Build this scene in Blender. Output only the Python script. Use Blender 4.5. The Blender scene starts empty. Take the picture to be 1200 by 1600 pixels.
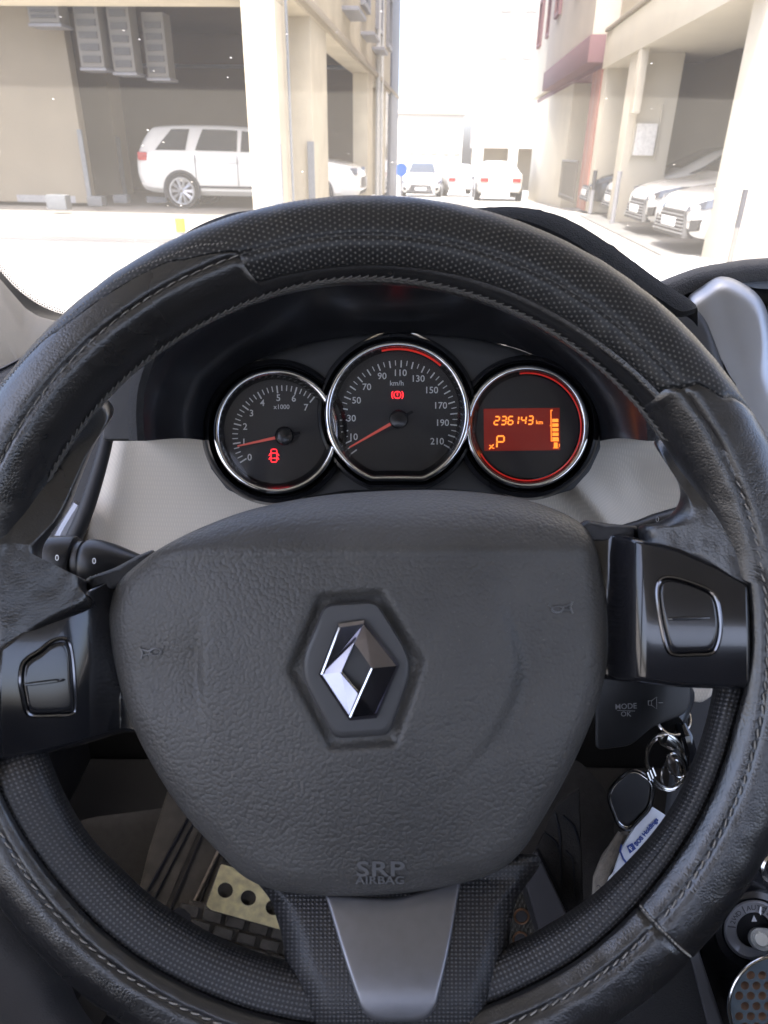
import bpy, bmesh, math, random
from mathutils import Vector, Matrix, noise as mnoise
R = math.radians
sc = bpy.context.scene
COL = sc.collection
rng = random.Random(7)

# ---------------------------------------------------------------- camera
PITCH, ROLL, FPX, EYE = 27.0, 1.0, 1110.0, Vector((0, 0, 1.30))
cd = bpy.data.cameras.new("camera"); cam = bpy.data.objects.new("camera", cd); COL.objects.link(cam)
ROT = (Matrix.Rotation(R(90 - PITCH), 3, 'X') @ Matrix.Rotation(R(ROLL), 3, 'Z'))
cam.matrix_world = Matrix.Translation(EYE) @ ROT.to_4x4()
cd.sensor_fit = 'VERTICAL'; cd.sensor_height = 36.0; cd.lens = 36.0 * FPX / 1600.0
cd.clip_start = 0.02; cd.clip_end = 3000
cd.dof.use_dof = True; cd.dof.focus_distance = 0.46; cd.dof.aperture_fstop = 18
sc.camera = cam

# ---------------------------------------------------------------- world, sun, exposure
SUN_EL, SUN_AZ = 72.0, 192.0          # high sun; azimuth clockwise from the +Y heading of the car: a little behind it
w = bpy.data.worlds.new("World"); sc.world = w; w.use_nodes = True
nt = w.node_tree; nt.nodes.clear()
sky = nt.nodes.new('ShaderNodeTexSky'); sky.sky_type = 'NISHITA'; sky.sun_disc = False
sky.sun_elevation = R(SUN_EL); sky.sun_rotation = R(SUN_AZ); sky.dust_density = 4.5; sky.air_density = 0.55; sky.ozone_density = 1.0
bg = nt.nodes.new('ShaderNodeBackground'); bg.inputs[1].default_value = 0.15
wo = nt.nodes.new('ShaderNodeOutputWorld')
nt.links.new(sky.outputs[0], bg.inputs[0]); nt.links.new(bg.outputs[0], wo.inputs[0])
sd = bpy.data.lights.new("sun", 'SUN'); sd.energy = 1.7; sd.angle = R(0.5); sd.color = (1.0, 0.96, 0.91)
so = bpy.data.objects.new("sun", sd); COL.objects.link(so)
sdir = Vector((math.sin(R(SUN_AZ)) * math.cos(R(SUN_EL)), math.cos(R(SUN_AZ)) * math.cos(R(SUN_EL)), math.sin(R(SUN_EL))))
so.rotation_euler = sdir.to_track_quat('Z', 'Y').to_euler(); so.location = (0, -4, 12)
sc.view_settings.view_transform = 'Standard'; sc.view_settings.look = 'None'
sc.view_settings.exposure = 2.85; sc.view_settings.gamma = 1.0
sc.render.engine = 'CYCLES'
sc.cycles.max_bounces = 10; sc.cycles.diffuse_bounces = 5; sc.cycles.glossy_bounces = 4
sc.cycles.transparent_max_bounces = 12; sc.cycles.caustics_reflective = False; sc.cycles.caustics_refractive = False
sc.cycles.use_denoising = True; sc.cycles.sample_clamp_indirect = 6.0

# ---------------------------------------------------------------- helpers
def P(x, y, d):
    """point of the cabin seen along the photo's ray (x, y) at depth d metres"""
    return EYE + ROT @ Vector(((x - 600) * d / FPX, (800 - y) * d / FPX, -d))
def ray(x, y):
    return ROT @ Vector(((x - 600) / FPX, (800 - y) / FPX, -1))
ALPHA = R(4.2)
CA, SA = math.cos(ALPHA), math.sin(ALPHA)
def S(u, v, z=0.0):
    """street frame: u to the right of the car, v along the street"""
    return Vector((u * CA + v * SA, -u * SA + v * CA, z))

class MB:
    def __init__(self): self.v = []; self.f = []; self.uv = []
    def add(self, vs, fs, uvs=None):
        o = len(self.v); self.v += [Vector(p) for p in vs]
        self.f += [tuple(i + o for i in f) for f in fs]
        self.uv += list(uvs) if uvs else [(0, 0)] * len(vs)
        return self
    def grid(self, rows, closed_u=False, closed_v=False, uvs=None):
        n, m = len(rows), len(rows[0]); fs = []
        for i in range(n if closed_v else n - 1):
            for j in range(m if closed_u else m - 1):
                a, b = i * m + j, i * m + (j + 1) % m
                c, d = ((i + 1) % n) * m + (j + 1) % m, ((i + 1) % n) * m + j
                fs.append((a, b, c, d))
        return self.add([p for r in rows for p in r], fs, [q for r in uvs for q in r] if uvs else None)
    def poly(self, pts): return self.add(pts, [tuple(range(len(pts)))])
    def slab(self, front, back, cap=True):
        n = len(front); fs = [(i, (i + 1) % n, n + (i + 1) % n, n + i) for i in range(n)]
        if cap: fs += [tuple(range(n))[::-1], tuple(range(n, 2 * n))]
        return self.add(list(front) + list(back), fs)
    def box8(self, b):
        return self.add(b, [(0, 3, 2, 1), (4, 5, 6, 7), (0, 1, 5, 4), (1, 2, 6, 5), (2, 3, 7, 6), (3, 0, 4, 7)])
    def sbox(self, u0, u1, v0, v1, z0, z1):
        return self.box8([S(u0, v0, z0), S(u1, v0, z0), S(u1, v1, z0), S(u0, v1, z0), S(u0, v0, z1), S(u1, v0, z1), S(u1, v1, z1), S(u0, v1, z1)])
    def box(self, x0, x1, y0, y1, z0, z1):
        return self.box8([Vector(q) for q in ((x0, y0, z0), (x1, y0, z0), (x1, y1, z0), (x0, y1, z0), (x0, y0, z1), (x1, y0, z1), (x1, y1, z1), (x0, y1, z1))])
    def tube(self, pts, r, n=8, closed=False, cap=True):
        pts = [Vector(p) for p in pts]; rows = []; k = len(pts); up = None
        for i, p in enumerate(pts):
            a = pts[(i - 1) % k] if (closed or i > 0) else p
            b = pts[(i + 1) % k] if (closed or i < k - 1) else p
            t = (b - a).normalized()
            if up is None: up = t.orthogonal().normalized()
            up = (up - t * up.dot(t)).normalized(); s = t.cross(up)
            rr = r[i] if isinstance(r, (list, tuple)) else r
            rows.append([p + up * (rr * math.cos(2 * math.pi * j / n)) + s * (rr * math.sin(2 * math.pi * j / n)) for j in range(n)])
        o = len(self.v); self.grid(rows, closed_u=True, closed_v=closed)
        if cap and not closed:
            self.f.append(tuple(o + j for j in range(n))[::-1]); self.f.append(tuple(o + (k - 1) * n + j for j in range(n)))
        return self
    def build(self, name, m, parent=None, org=None, smooth=True, angle=35, bevel=0, label=None):
        if parent is not None: org = ORG[parent.name]
        elif org is None:
            lo = [min(p[i] for p in self.v) for i in range(3)]; hi = [max(p[i] for p in self.v) for i in range(3)]
            org = Vector(((lo[0] + hi[0]) / 2, (lo[1] + hi[1]) / 2, lo[2]))
        me = bpy.data.meshes.new(name); me.from_pydata([p - org for p in self.v], [], self.f)
        uvl = me.uv_layers.new(name="UVMap")
        for lp in me.loops: uvl.data[lp.index].uv = self.uv[lp.vertex_index]
        bm = bmesh.new(); bm.from_mesh(me)
        if bevel == 0 and smooth == 'weld': bmesh.ops.remove_doubles(bm, verts=bm.verts, dist=1e-5)
        bmesh.ops.recalc_face_normals(bm, faces=bm.faces)
        if bevel:
            bmesh.ops.remove_doubles(bm, verts=bm.verts, dist=1e-6)
            es = [e for e in bm.edges if len(e.link_faces) == 2 and e.calc_face_angle(0) > 0.6]
            bmesh.ops.bevel(bm, geom=es, offset=bevel, segments=2, profile=0.7, affect='EDGES', clamp_overlap=True)
        bm.to_mesh(me); bm.free()
        o = bpy.data.objects.new(name, me); COL.objects.link(o)
        me.materials.append(m)
        if smooth:
            for p in me.polygons: p.use_smooth = True
            me.set_sharp_from_angle(angle=R(angle))
        if parent is not None: o.parent = parent
        else: o.location = org
        ORG[o.name] = Vector(org)
        if label: o['label'] = label
        return o
ORG = {}
def thing(name, label, cat, org, group=None):
    o = bpy.data.objects.new(name, None); COL.objects.link(o); o.location = org
    o.empty_display_size = 0.05
    ORG[o.name] = Vector(org); o['label'] = label; o['category'] = cat
    if group: o['group'] = group
    return o
def tag(o, label, cat, group=None):
    o['label'] = label; o['category'] = cat
    if group: o['group'] = group
    return o
def struct(o): o['kind'] = 'structure'; return o
def children(o): return [c for c in bpy.data.objects if c.parent == o]
def copy_tree(o, parent=None):
    c = o.copy(); COL.objects.link(c); c.parent = parent
    for ch in children(o): copy_tree(ch, c)
    return c
def text_mesh(s, to_world, size, spacing=1.0, bold=0.0, depth=0.0):
    """flat lettering; to_world maps text-plane (x, y) (centred) to a world point"""
    cu = bpy.data.curves.new("t", 'FONT'); cu.body = s; cu.size = size; cu.align_x = 'CENTER'; cu.align_y = 'CENTER'
    cu.space_character = spacing; cu.offset = bold; cu.resolution_u = 3; cu.extrude = depth
    ob = bpy.data.objects.new("t", cu); COL.objects.link(ob)
    dg = bpy.context.evaluated_depsgraph_get(); dg.update()
    me = bpy.data.meshes.new_from_object(ob.evaluated_get(dg))
    vs = [to_world(v.co.x, v.co.y, v.co.z) for v in me.vertices]; fs = [tuple(p.vertices) for p in me.polygons]
    bpy.data.objects.remove(ob); bpy.data.curves.remove(cu); bpy.data.meshes.remove(me)
    return vs, fs
def ptext(mb, s, x, y, d, size, rot=0.0, spacing=1.0, bold=0.0, depth=0.0, sx=1.0):
    c, sn = math.cos(R(rot)), math.sin(R(rot))
    def tw(a, b, z): a *= sx; return P(x + a * c + b * sn, y + a * sn - b * c, d - z)
    vs, fs = text_mesh(s, tw, size, spacing, bold, depth); mb.add(vs, fs)
def spline(pts, n=8, closed=True):
    """Catmull-Rom through the points"""
    k = len(pts); out = []
    for i in range(k if closed else k - 1):
        p0 = pts[(i - 1) % k] if closed or i > 0 else pts[0]; p1 = pts[i]; p2 = pts[(i + 1) % k]
        p3 = pts[(i + 2) % k] if closed or i < k - 2 else pts[-1]
        for j in range(n):
            t = j / n
            out.append(tuple(0.5 * (2 * b + (c - a) * t + (2 * a - 5 * b + 4 * c - d) * t * t + (3 * b - a - 3 * c + d) * t ** 3)
                             for a, b, c, d in zip(p0, p1, p2, p3)))
    if not closed: out.append(tuple(pts[-1]))
    return out
def roundpoly(pts, r, n=5):
    """polygon with rounded corners; r one value or one per corner"""
    out = []; k = len(pts)
    for i in range(k):
        p = Vector(pts[i][:2]); a = Vector(pts[i - 1][:2]) - p; b = Vector(pts[(i + 1) % k][:2]) - p
        rr = r[i] if isinstance(r, (list, tuple)) else r
        rr = min(rr, a.length * .48, b.length * .48)
        A, B = p + a.normalized() * rr, p + b.normalized() * rr
        for j in range(n + 1):
            t = j / n; q = A * (1 - t) ** 2 + p * 2 * t * (1 - t) + B * t * t; out.append((q.x, q.y))
    return out
def resample(pts, n):
    k = len(pts); L = [0]
    for i in range(k): L.append(L[-1] + (Vector(pts[(i + 1) % k][:2]) - Vector(pts[i][:2])).length)
    out = []; j = 0
    for i in range(n):
        s = L[-1] * i / n
        while L[j + 1] < s: j += 1
        t = (s - L[j]) / max(1e-9, L[j + 1] - L[j]); a, b = pts[j % k], pts[(j + 1) % k]
        out.append(tuple(x + (y - x) * t for x, y in zip(a, b)))
    return out
def pillow(mb, outline, center, dfun, rings, bevel_px, drop, back=None, samples=None, uvs=False):
    """raised panel: outline in photo px, dfun(x, y) = surface depth, rounded edge dropping away by drop metres"""
    pts = resample(outline, samples) if samples else outline
    rows = []; c = Vector(center); uvr = []
    if back is not None:
        rows.append([P(p[0], p[1], dfun(p[0], p[1]) + drop + back) for p in pts]); uvr.append([(p[0] * 2.8e-4, p[1] * 2.8e-4) for p in pts])
    ts = [(i / rings) ** 1.6 for i in range(rings)]
    for t in ts:
        row = []; ur = []
        for p in pts:
            b = Vector(p[:2]); q = b.lerp(c, t); s = (q - b).length / bevel_px
            h = 0 if s >= 1 else drop * (1 - math.sqrt(max(0, 1 - (1 - s) ** 2)))
            row.append(P(q.x, q.y, dfun(q.x, q.y) + h)); ur.append((q.x * 2.8e-4, q.y * 2.8e-4))
        rows.append(row); uvr.append(ur)
    o = len(mb.v); n = len(pts)
    mb.grid(rows, closed_u=True, uvs=uvr)
    mb.v.append(P(c.x, c.y, dfun(c.x, c.y))); mb.uv.append((c.x * 2.8e-4, c.y * 2.8e-4)); ci = len(mb.v) - 1; base = o + (len(rows) - 1) * n
    for j in range(n): mb.f.append((base + j, base + (j + 1) % n, ci))
    return mb

# ---------------------------------------------------------------- materials
def sig(x): return 1 / (1 + math.exp(-max(-30, min(30, x))))
def lin(r, g=None, b=None):
    if g is None: g = b = r
    return tuple(((c / 255) / 12.92 if c / 255 <= 0.04045 else ((c / 255 + 0.055) / 1.055) ** 2.4) for c in (r, g, b)) + (1,)
class NT:
    def __init__(self, name):
        self.m = bpy.data.materials.new(name); self.m.use_nodes = True; self.t = self.m.node_tree
        self.b = self.t.nodes['Principled BSDF']; self.out = self.t.nodes['Material Output']
    def n(self, typ, **kw):
        x = self.t.nodes.new('ShaderNode' + typ)
        for k, v in kw.items(): setattr(x, k, v)
        return x
    def l(self, a, b): self.t.links.new(a, b)
    def math(self, op, a, b=None, c=None):
        x = self.n('Math', operation=op)
        for i, q in enumerate((a, b, c)):
            if q is None: continue
            if isinstance(q, (int, float)): x.inputs[i].default_value = q
            else: self.l(q, x.inputs[i])
        return x.outputs[0]
    def noise(self, scale, detail=3, rough=.5, vec=None, coord='Object'):
        x = self.n('TexNoise'); x.inputs['Scale'].default_value = scale; x.inputs['Detail'].default_value = detail; x.inputs['Roughness'].default_value = rough
        self.l(vec if vec is not None else self.coord(coord), x.inputs['Vector']); return x.outputs[0]
    def voro(self, scale, feature='F1', coord='Object', rnd=1.0):
        x = self.n('TexVoronoi', feature=feature); x.inputs['Scale'].default_value = scale; x.inputs['Randomness'].default_value = rnd
        self.l(self.coord(coord), x.inputs['Vector']); return x.outputs['Distance']
    def coord(self, which='Object'):
        if not hasattr(self, 'tc'): self.tc = self.n('TexCoord')
        return self.tc.outputs[which]
    def ramp(self, fac, stops):
        x = self.n('ValToRGB'); e = x.color_ramp.elements
        while len(e) < len(stops): e.new(0.5)
        for el, (p, c) in zip(e, stops): el.position = p; el.color = c if isinstance(c, tuple) else (c, c, c, 1)
        self.l(fac, x.inputs[0]); return x.outputs[0]
    def bump(self, h, dist=0.001, strength=1.0, prev=None):
        x = self.n('Bump'); x.inputs['Distance'].default_value = dist; x.inputs['Strength'].default_value = strength
        self.l(h, x.inputs['Height'])
        if prev is not None: self.l(prev, x.inputs['Normal'])
        self.l(x.outputs[0], self.b.inputs['Normal']); return x.outputs[0]
    def set(self, **kw):
        for k, v in kw.items():
            inp = self.b.inputs[k.replace('_', ' ')]
            if hasattr(v, 'links') or isinstance(v, bpy.types.NodeSocket): self.l(v, inp)
            else: inp.default_value = v
        return self
def simple(name, col, rough=.5, metal=0, var=0.12, scale=20, bump=0, bscale=None, spec=.5, coat=0):
    t = NT(name); f = t.noise(scale, 4)
    c0 = tuple(c * (1 - var) for c in col[:3]) + (1,); c1 = tuple(min(1, c * (1 + var)) for c in col[:3]) + (1,)
    t.set(Base_Color=t.ramp(f, [(0.3, c0), (0.7, c1)]), Metallic=metal)
    t.set(Roughness=t.math('MULTIPLY_ADD', f, rough * .35, rough * .82)); t.b.inputs['Specular IOR Level'].default_value = spec
    t.b.inputs['Coat Weight'].default_value = coat
    if bump: t.bump(t.noise(bscale or scale * 4, 3), dist=bump)
    return t.m
def emit(name, col, strength):
    t = NT(name); t.set(Base_Color=col, Emission_Color=col, Emission_Strength=strength, Roughness=.4); return t.m

def leather(name, col, cell, depth, rough=.42, spec=.45, fine=0.0, dust=0.0, coord='Object'):
    """grained skin: raised pebbles separated by creases"""
    t = NT(name)
    wob = t.n('TexNoise'); wob.inputs['Scale'].default_value = cell * .5; wob.inputs['Detail'].default_value = 2; t.l(t.coord(coord), wob.inputs['Vector'])
    wa = t.n('VectorMath', operation='MULTIPLY_ADD'); t.l(wob.outputs['Color'], wa.inputs[0]); wa.inputs[1].default_value = (.55 / cell,) * 3; t.l(t.coord(coord), wa.inputs[2])
    vv = t.n('TexVoronoi', feature='F1'); vv.inputs['Scale'].default_value = cell; t.l(wa.outputs[0], vv.inputs['Vector'])
    dd = vv.outputs['Distance']; h = t.math('SUBTRACT', 1.0, t.math('POWER', t.math('MULTIPLY', dd, 1.15), 1.6))
    h = t.math('ADD', h, t.math('MULTIPLY', t.noise(cell * 1.1, 2), .4))
    t.bump(h, dist=depth)
    big = t.noise(14, 5)
    k0 = tuple(c * .8 for c in col[:3]) + (1,); k1 = tuple(c * 1.25 for c in col[:3]) + (1,)
    base = t.ramp(big, [(.35, k0), (.7, k1)])
    if dust:
        sp = t.ramp(t.noise(900, 2, .7), [(.66, 0.0), (.74, 1.0)])
        mx = t.n('Mix', data_type='RGBA'); t.l(t.math('MULTIPLY', sp, dust), mx.inputs[0]); t.l(base, mx.inputs[6]); mx.inputs[7].default_value = lin(150, 145, 135); base = mx.outputs[2]
    t.set(Base_Color=base, Roughness=t.math('MULTIPLY_ADD', big, .25, rough - .12)); t.b.inputs['Specular IOR Level'].default_value = spec
    return t.m
def perforated(name, col):
    t = NT(name); s = 0.0037
    mp = t.n('Mapping'); mp.inputs['Scale'].default_value = (1 / s, 1 / (s * .62), 1); t.l(t.coord('UV'), mp.inputs[0])
    def lat(off):
        a = t.n('VectorMath', operation='ADD'); a.inputs[1].default_value = (off, off, 0); t.l(mp.outputs[0], a.inputs[0])
        fr = t.n('VectorMath', operation='FRACTION'); t.l(a.outputs[0], fr.inputs[0])
        sb = t.n('VectorMath', operation='SUBTRACT'); sb.inputs[1].default_value = (.5, .5, 0); t.l(fr.outputs[0], sb.inputs[0])
        ml = t.n('VectorMath', operation='MULTIPLY'); ml.inputs[1].default_value = (1, .62, 0); t.l(sb.outputs[0], ml.inputs[0])
        ln = t.n('VectorMath', operation='LENGTH'); t.l(ml.outputs[0], ln.inputs[0]); return ln.outputs['Value']
    d = t.math('MINIMUM', lat(0.0), lat(0.5))
    hole = t.n('MapRange'); t.l(d, hole.inputs[0]); hole.inputs[1].default_value = .08; hole.inputs[2].default_value = .15; hole.inputs[3].default_value = 1; hole.inputs[4].default_value = 0
    # punched holes are mixed towards a paler grey
    mx = t.n('Mix', data_type='RGBA'); t.l(t.math('MULTIPLY', hole.outputs[0], .55), mx.inputs[0])
    t.l(t.ramp(t.noise(14, 5), [(.35, tuple(c * .8 for c in col[:3]) + (1,)), (.7, tuple(c * 1.3 for c in col[:3]) + (1,))]), mx.inputs[6]); mx.inputs[7].default_value = lin(120, 116, 112)
    h = t.math('SUBTRACT', t.math('MULTIPLY', t.noise(1400, 3), .25), hole.outputs[0])
    t.bump(h, dist=.00009); t.set(Base_Color=mx.outputs[2], Roughness=t.math('MULTIPLY_ADD', hole.outputs[0], .4, .36)); return t.m
def weave(name, col, pitch, depth, rough=.45, coord='UV', rot=45, contrast=.5):
    """small raised diamonds moulded in rows"""
    t = NT(name); mp = t.n('Mapping'); mp.inputs['Scale'].default_value = (1 / pitch,) * 3; mp.inputs['Rotation'].default_value = (0, 0, R(rot)); t.l(t.coord(coord), mp.inputs[0])
    sx = t.n('SeparateXYZ'); t.l(mp.outputs[0], sx.inputs[0])
    a = t.math('SINE', t.math('MULTIPLY', sx.outputs[0], 2 * math.pi)); b = t.math('SINE', t.math('MULTIPLY', sx.outputs[1], 2 * math.pi))
    h = t.math('MAXIMUM', t.math('MULTIPLY', a, b), 0.0)
    c0 = tuple(c * (1 - contrast) for c in col[:3]) + (1,); c1 = tuple(c * (1 + contrast) for c in col[:3]) + (1,)
    t.bump(t.math('ADD', h, t.math('MULTIPLY', t.noise(300, 3), .15)), dist=depth)
    t.set(Base_Color=t.ramp(h, [(.1, c0), (.8, c1)]), Roughness=rough); t.b.inputs['Specular IOR Level'].default_value = .5
    return t.m

M = {}
BLK = lin(40, 40, 43)
M['leather'] = leather('smooth_black_leather', (.013, .0125, .013, 1), 1100, .00006, rough=.28, spec=1.0)
M['leather_perf'] = perforated('perforated_leather', (.015, .0155, .016, 1))
M['grain'] = leather('grained_airbag_plastic', (.070, .067, .063, 1), 620, .00023, rough=.46, spec=.5, dust=.2)
M['grain_fine'] = leather('fine_grained_plastic', (.03, .03, .033, 1), 700, .00012, rough=.5)
M['carbon'] = weave('diamond_texture_plastic', (.046, .045, .047, 1), .0026, .00022, rough=.45, contrast=.7)
M['gloss'] = simple('gloss_black', (.012, .012, .014, 1), .13, var=.2, scale=30, spec=.6, coat=.3)
M['btn'] = simple('button_gloss_black', (.016, .016, .018, 1), .16, var=.2, scale=30, spec=.6, coat=.2)
M['silver_sp'] = simple('satin_silver_paint', (.23, .23, .245, 1), .38, metal=.75, var=.04, scale=200, bump=.00003, bscale=2500)
M['silver'] = simple('silver_trim_paint', (.33, .34, .36, 1), .40, metal=.9, var=.04, scale=12)
M['chrome'] = simple('chrome', (.62, .63, .65, 1), .08, metal=1, var=.05, scale=40)
M['smoke_chrome'] = simple('smoked_chrome', (.16, .16, .17, 1), .14, metal=1, var=.1, scale=40)
M['plate'] = simple('emblem_plate_grey', (.055, .054, .055, 1), .42, var=.06, scale=80)
M['thread'] = simple('grey_brown_thread', (.30, .28, .25, 1), .8, var=.3, scale=600)
M['thread_dk'] = simple('dark_thread', (.10, .095, .088, 1), .8, var=.3, scale=600)
M['dark'] = simple('matte_dark_plastic', (.022, .022, .024, 1), .55, var=.15, scale=30, bump=.00012, bscale=1500)
M['dark_sheen'] = simple('smooth_dark_plastic', (.016, .016, .018, 1), .22, var=.15, scale=20)
M['panel'] = simple('cluster_panel_plastic', (.032, .032, .033, 1), .6, var=.08, scale=40, bump=.00006, bscale=2500)
M['dial'] = simple('dial_face_black', (.013, .013, .015, 1), .5, var=.2, scale=60)
M['mark'] = emit('dial_marking_white', (.50, .52, .54, 1), .012)
M['mark_dim'] = simple('grey_print', (.30, .30, .31, 1), .6, var=.1)
M['mark_dark'] = simple('dark_print', (.05, .05, .055, 1), .6, var=.1)
M['white_print'] = simple('white_print', (.75, .76, .78, 1), .5, var=.05)
M['needle'] = emit('needle_red', (.75, .12, .09, 1), .02)
M['red'] = emit('warning_lamp_red', (1, .02, .03, 1), .5)
M['redglow'] = emit('red_gleam_glow', (.8, .03, .02, 1), .035)  # emission that paints the red gleam on the gauge rings
M['orange'] = emit('display_orange', (1, .26, .03, 1), .22)
M['screen'] = emit('display_red', (.26, .014, .006, 1), .035)
M['beige'] = weave('beige_dash_plastic', (.62, .56, .47, 1), .0022, .00012, rough=.6, coord='Object', rot=0, contrast=.06)
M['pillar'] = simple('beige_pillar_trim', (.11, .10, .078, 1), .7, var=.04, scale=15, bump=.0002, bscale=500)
M['frit'] = simple('black_ceramic_edge', (.012, .014, .02, 1), .4, var=.1)
M['felt'] = simple('fuzzy_black_dash_mat', (.016, .016, .017, 1), .95, var=.4, scale=400, bump=.0008, bscale=900)
M['stalk'] = simple('stalk_black_plastic', (.011, .011, .012, 1), .38, var=.1, scale=60)
M['carpet'] = simple('dark_carpet', (.011, .011, .011, 1), .95, var=.35, scale=300, bump=.001, bscale=700)
M['rubber'] = simple('worn_rubber', (.07, .067, .062, 1), .8, var=.3, scale=60, bump=.0006, bscale=500)
M['mat_dark'] = simple('dark_mat', (.022, .021, .02, 1), .85, var=.35, scale=90, bump=.0008, bscale=500)
M['dusty'] = simple('dusty_sill_plastic', (.055, .05, .043, 1), .7, var=.35, scale=40, bump=.0004, bscale=200)
M['seat'] = simple('seat_fabric', (.017, .017, .018, 1), .85, var=.2, scale=60, bump=.0005, bscale=700)
M['headliner'] = simple('headliner_grey', (.42, .41, .38, 1), .9, var=.05)
M['steel'] = simple('nickel_ring', (.55, .53, .50, 1), .18, metal=1, var=.1, scale=80)
M['pedal'] = simple('brushed_pedal_metal', (.85, .76, .46, 1), .42, metal=.6, var=.2, scale=80, bump=.0004, bscale=900)
M['tag'] = simple('tag_white', (.62, .65, .72, 1), .35, var=.04)
M['blue'] = simple('tag_blue', (.02, .05, .25, 1), .4, var=.05)
M['leather_tan'] = simple('grey_tan_leather', (.22, .19, .155, 1), .8, var=.25, scale=120, bump=.0006, bscale=900)
M['mould'] = simple('moulded_grey_marks', (.11, .11, .112, 1), .3, var=.05)
M['emblem'] = simple('emblem_chrome', (.30, .29, .33, 1), .13, metal=1, var=.1, scale=90)
_l = NT('clear_gauge_cover'); _a = _l.n('BsdfTransparent'); _b = _l.n('BsdfGlossy'); _b.inputs['Roughness'].default_value = .06; _c = _l.n('BsdfDiffuse'); _c.inputs[0].default_value = (.5, .5, .5, 1)
_f = _l.n('Fresnel'); _f.inputs[0].default_value = 1.45; _m = _l.n('MixShader'); _l.l(_l.math('MULTIPLY', _f.outputs[0], .6), _m.inputs[0]); _l.l(_a.outputs[0], _m.inputs[1]); _l.l(_b.outputs[0], _m.inputs[2])
_m2 = _l.n('MixShader'); _l.l(_l.math('MULTIPLY', _l.ramp(_l.noise(1500, 2, .6), [(.62, .08), (.74, 1.0)]), .10), _m2.inputs[0]); _l.l(_m.outputs[0], _m2.inputs[1]); _l.l(_c.outputs[0], _m2.inputs[2]); _l.l(_m2.outputs[0], _l.out.inputs[0]); M['lens'] = _l.m
# ================================================================ steering wheel
DW = 0.293; KPX = DW / FPX; WC = (575.0, 1003.0)
WCEN = P(WC[0], WC[1], DW); AX = ROT @ Vector((1, 0, 0)); AY = ROT @ Vector((0, 1, 0)); AZ = ROT @ Vector((0, 0, 1))
RC, RT = 626 * KPX, 66 * KPX
def proj(p):
    q = ROT.transposed() @ (p - EYE); return (600 + q.x / -q.z * FPX, 800 - q.y / -q.z * FPX, -q.z)
def interp(tab, a):
    if a <= tab[0][0]: return tab[0][1]
    for (a0, v0), (a1, v1) in zip(tab, tab[1:]):
        if a <= a1: t = (a - a0) / (a1 - a0); t = t * t * (3 - 2 * t); return v0 + (v1 - v0) * t
    return tab[-1][1]
def tor(a, ph, r=RT):
    ca, sa = math.cos(R(a)), math.sin(R(a)); q = RC + r * math.cos(R(ph))
    return WCEN + AX * (q * ca) + AY * (q * sa) + AZ * (r * math.sin(R(ph)))
def pr(p): x, y, d = proj(p); return math.hypot(x - WC[0], y - WC[1])
def phi_at(a, rimg):
    lo, hi = 40.0, 178.0
    for _ in range(22):
        m = (lo + hi) / 2
        if pr(tor(a, m)) > rimg: lo = m
        else: hi = m
    return (lo + hi) / 2
_pc = {}
def seam_phi(a, r):
    k = (round(a * 2), r)
    if k not in _pc: _pc[k] = phi_at(a, r)
    k2 = (round(a * 2) + 1, r)
    return _pc[k]
SEAM = [(-180, 628), (-120, 634), (-60, 634), (-25, 626), (0, 624), (40, 632), (90, 636), (150, 640), (215, 646), (250, 640), (300, 634), (335, 626), (360, 624)]
BND = [(170, 622), (200, 621), (225, 612), (250, 604), (270, 600), (300, 592), (325, 584), (345, 584), (360, 596), (372, 600)]
INN = [(183, 528), (213, 531), (225, 523), (240, 518), (255, 514), (285, 516), (300, 524), (315, 530), (335, 541), (356, 545)]
def leather_piece(name, m, a0f, a1f, ph0, ph1f, parent, seam=True, na=260, nph=110, inset=0.0, cut=None):
    rows, uvr = [], []
    for i in range(na + 1):
        t = i / na; row, ur = [], []
        for j in range(nph + 1):
            s = j / nph
            am = a0f(90) + (a1f(90) - a0f(90)) * t
            ph = ph0 + (ph1f(am) - ph0) * s
            A0, A1 = a0f(ph), a1f(ph); a = A0 + (A1 - A0) * t
            r = RT - inset
            e = min(abs(a - A0), abs(a - A1)) * math.pi / 180 * RC
            r -= 0.0008 * math.exp(-(e / 0.0009) ** 2)
            if seam:
                sp = seam_phi(a, round(interp(SEAM, a if a <= 360 else a - 360)))
                ds = (ph - sp) * math.pi / 180 * RT
                gk = .55 if 30 < a < 106 else 1.0; r -= gk * (0.0010 * math.exp(-(ds / 0.0008) ** 2) - 0.0003 * math.exp(-((abs(ds) - .0035) / 0.0022) ** 2))
            eb = (ph1f(am) - ph) * math.pi / 180 * RT
            r -= 0.0012 * math.exp(-(eb / 0.0011) ** 2)
            r += 0.00022 * mnoise.noise(Vector((a * .35, ph * .04, 2.1)))
            row.append(tor(a, ph, r)); ur.append((a * math.pi / 180 * RC, ph * math.pi / 180 * RT))
        rows.append(row); uvr.append(ur)
    mb = MB().grid(rows, uvs=uvr); return mb.build(name, m, parent, angle=60)

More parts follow.
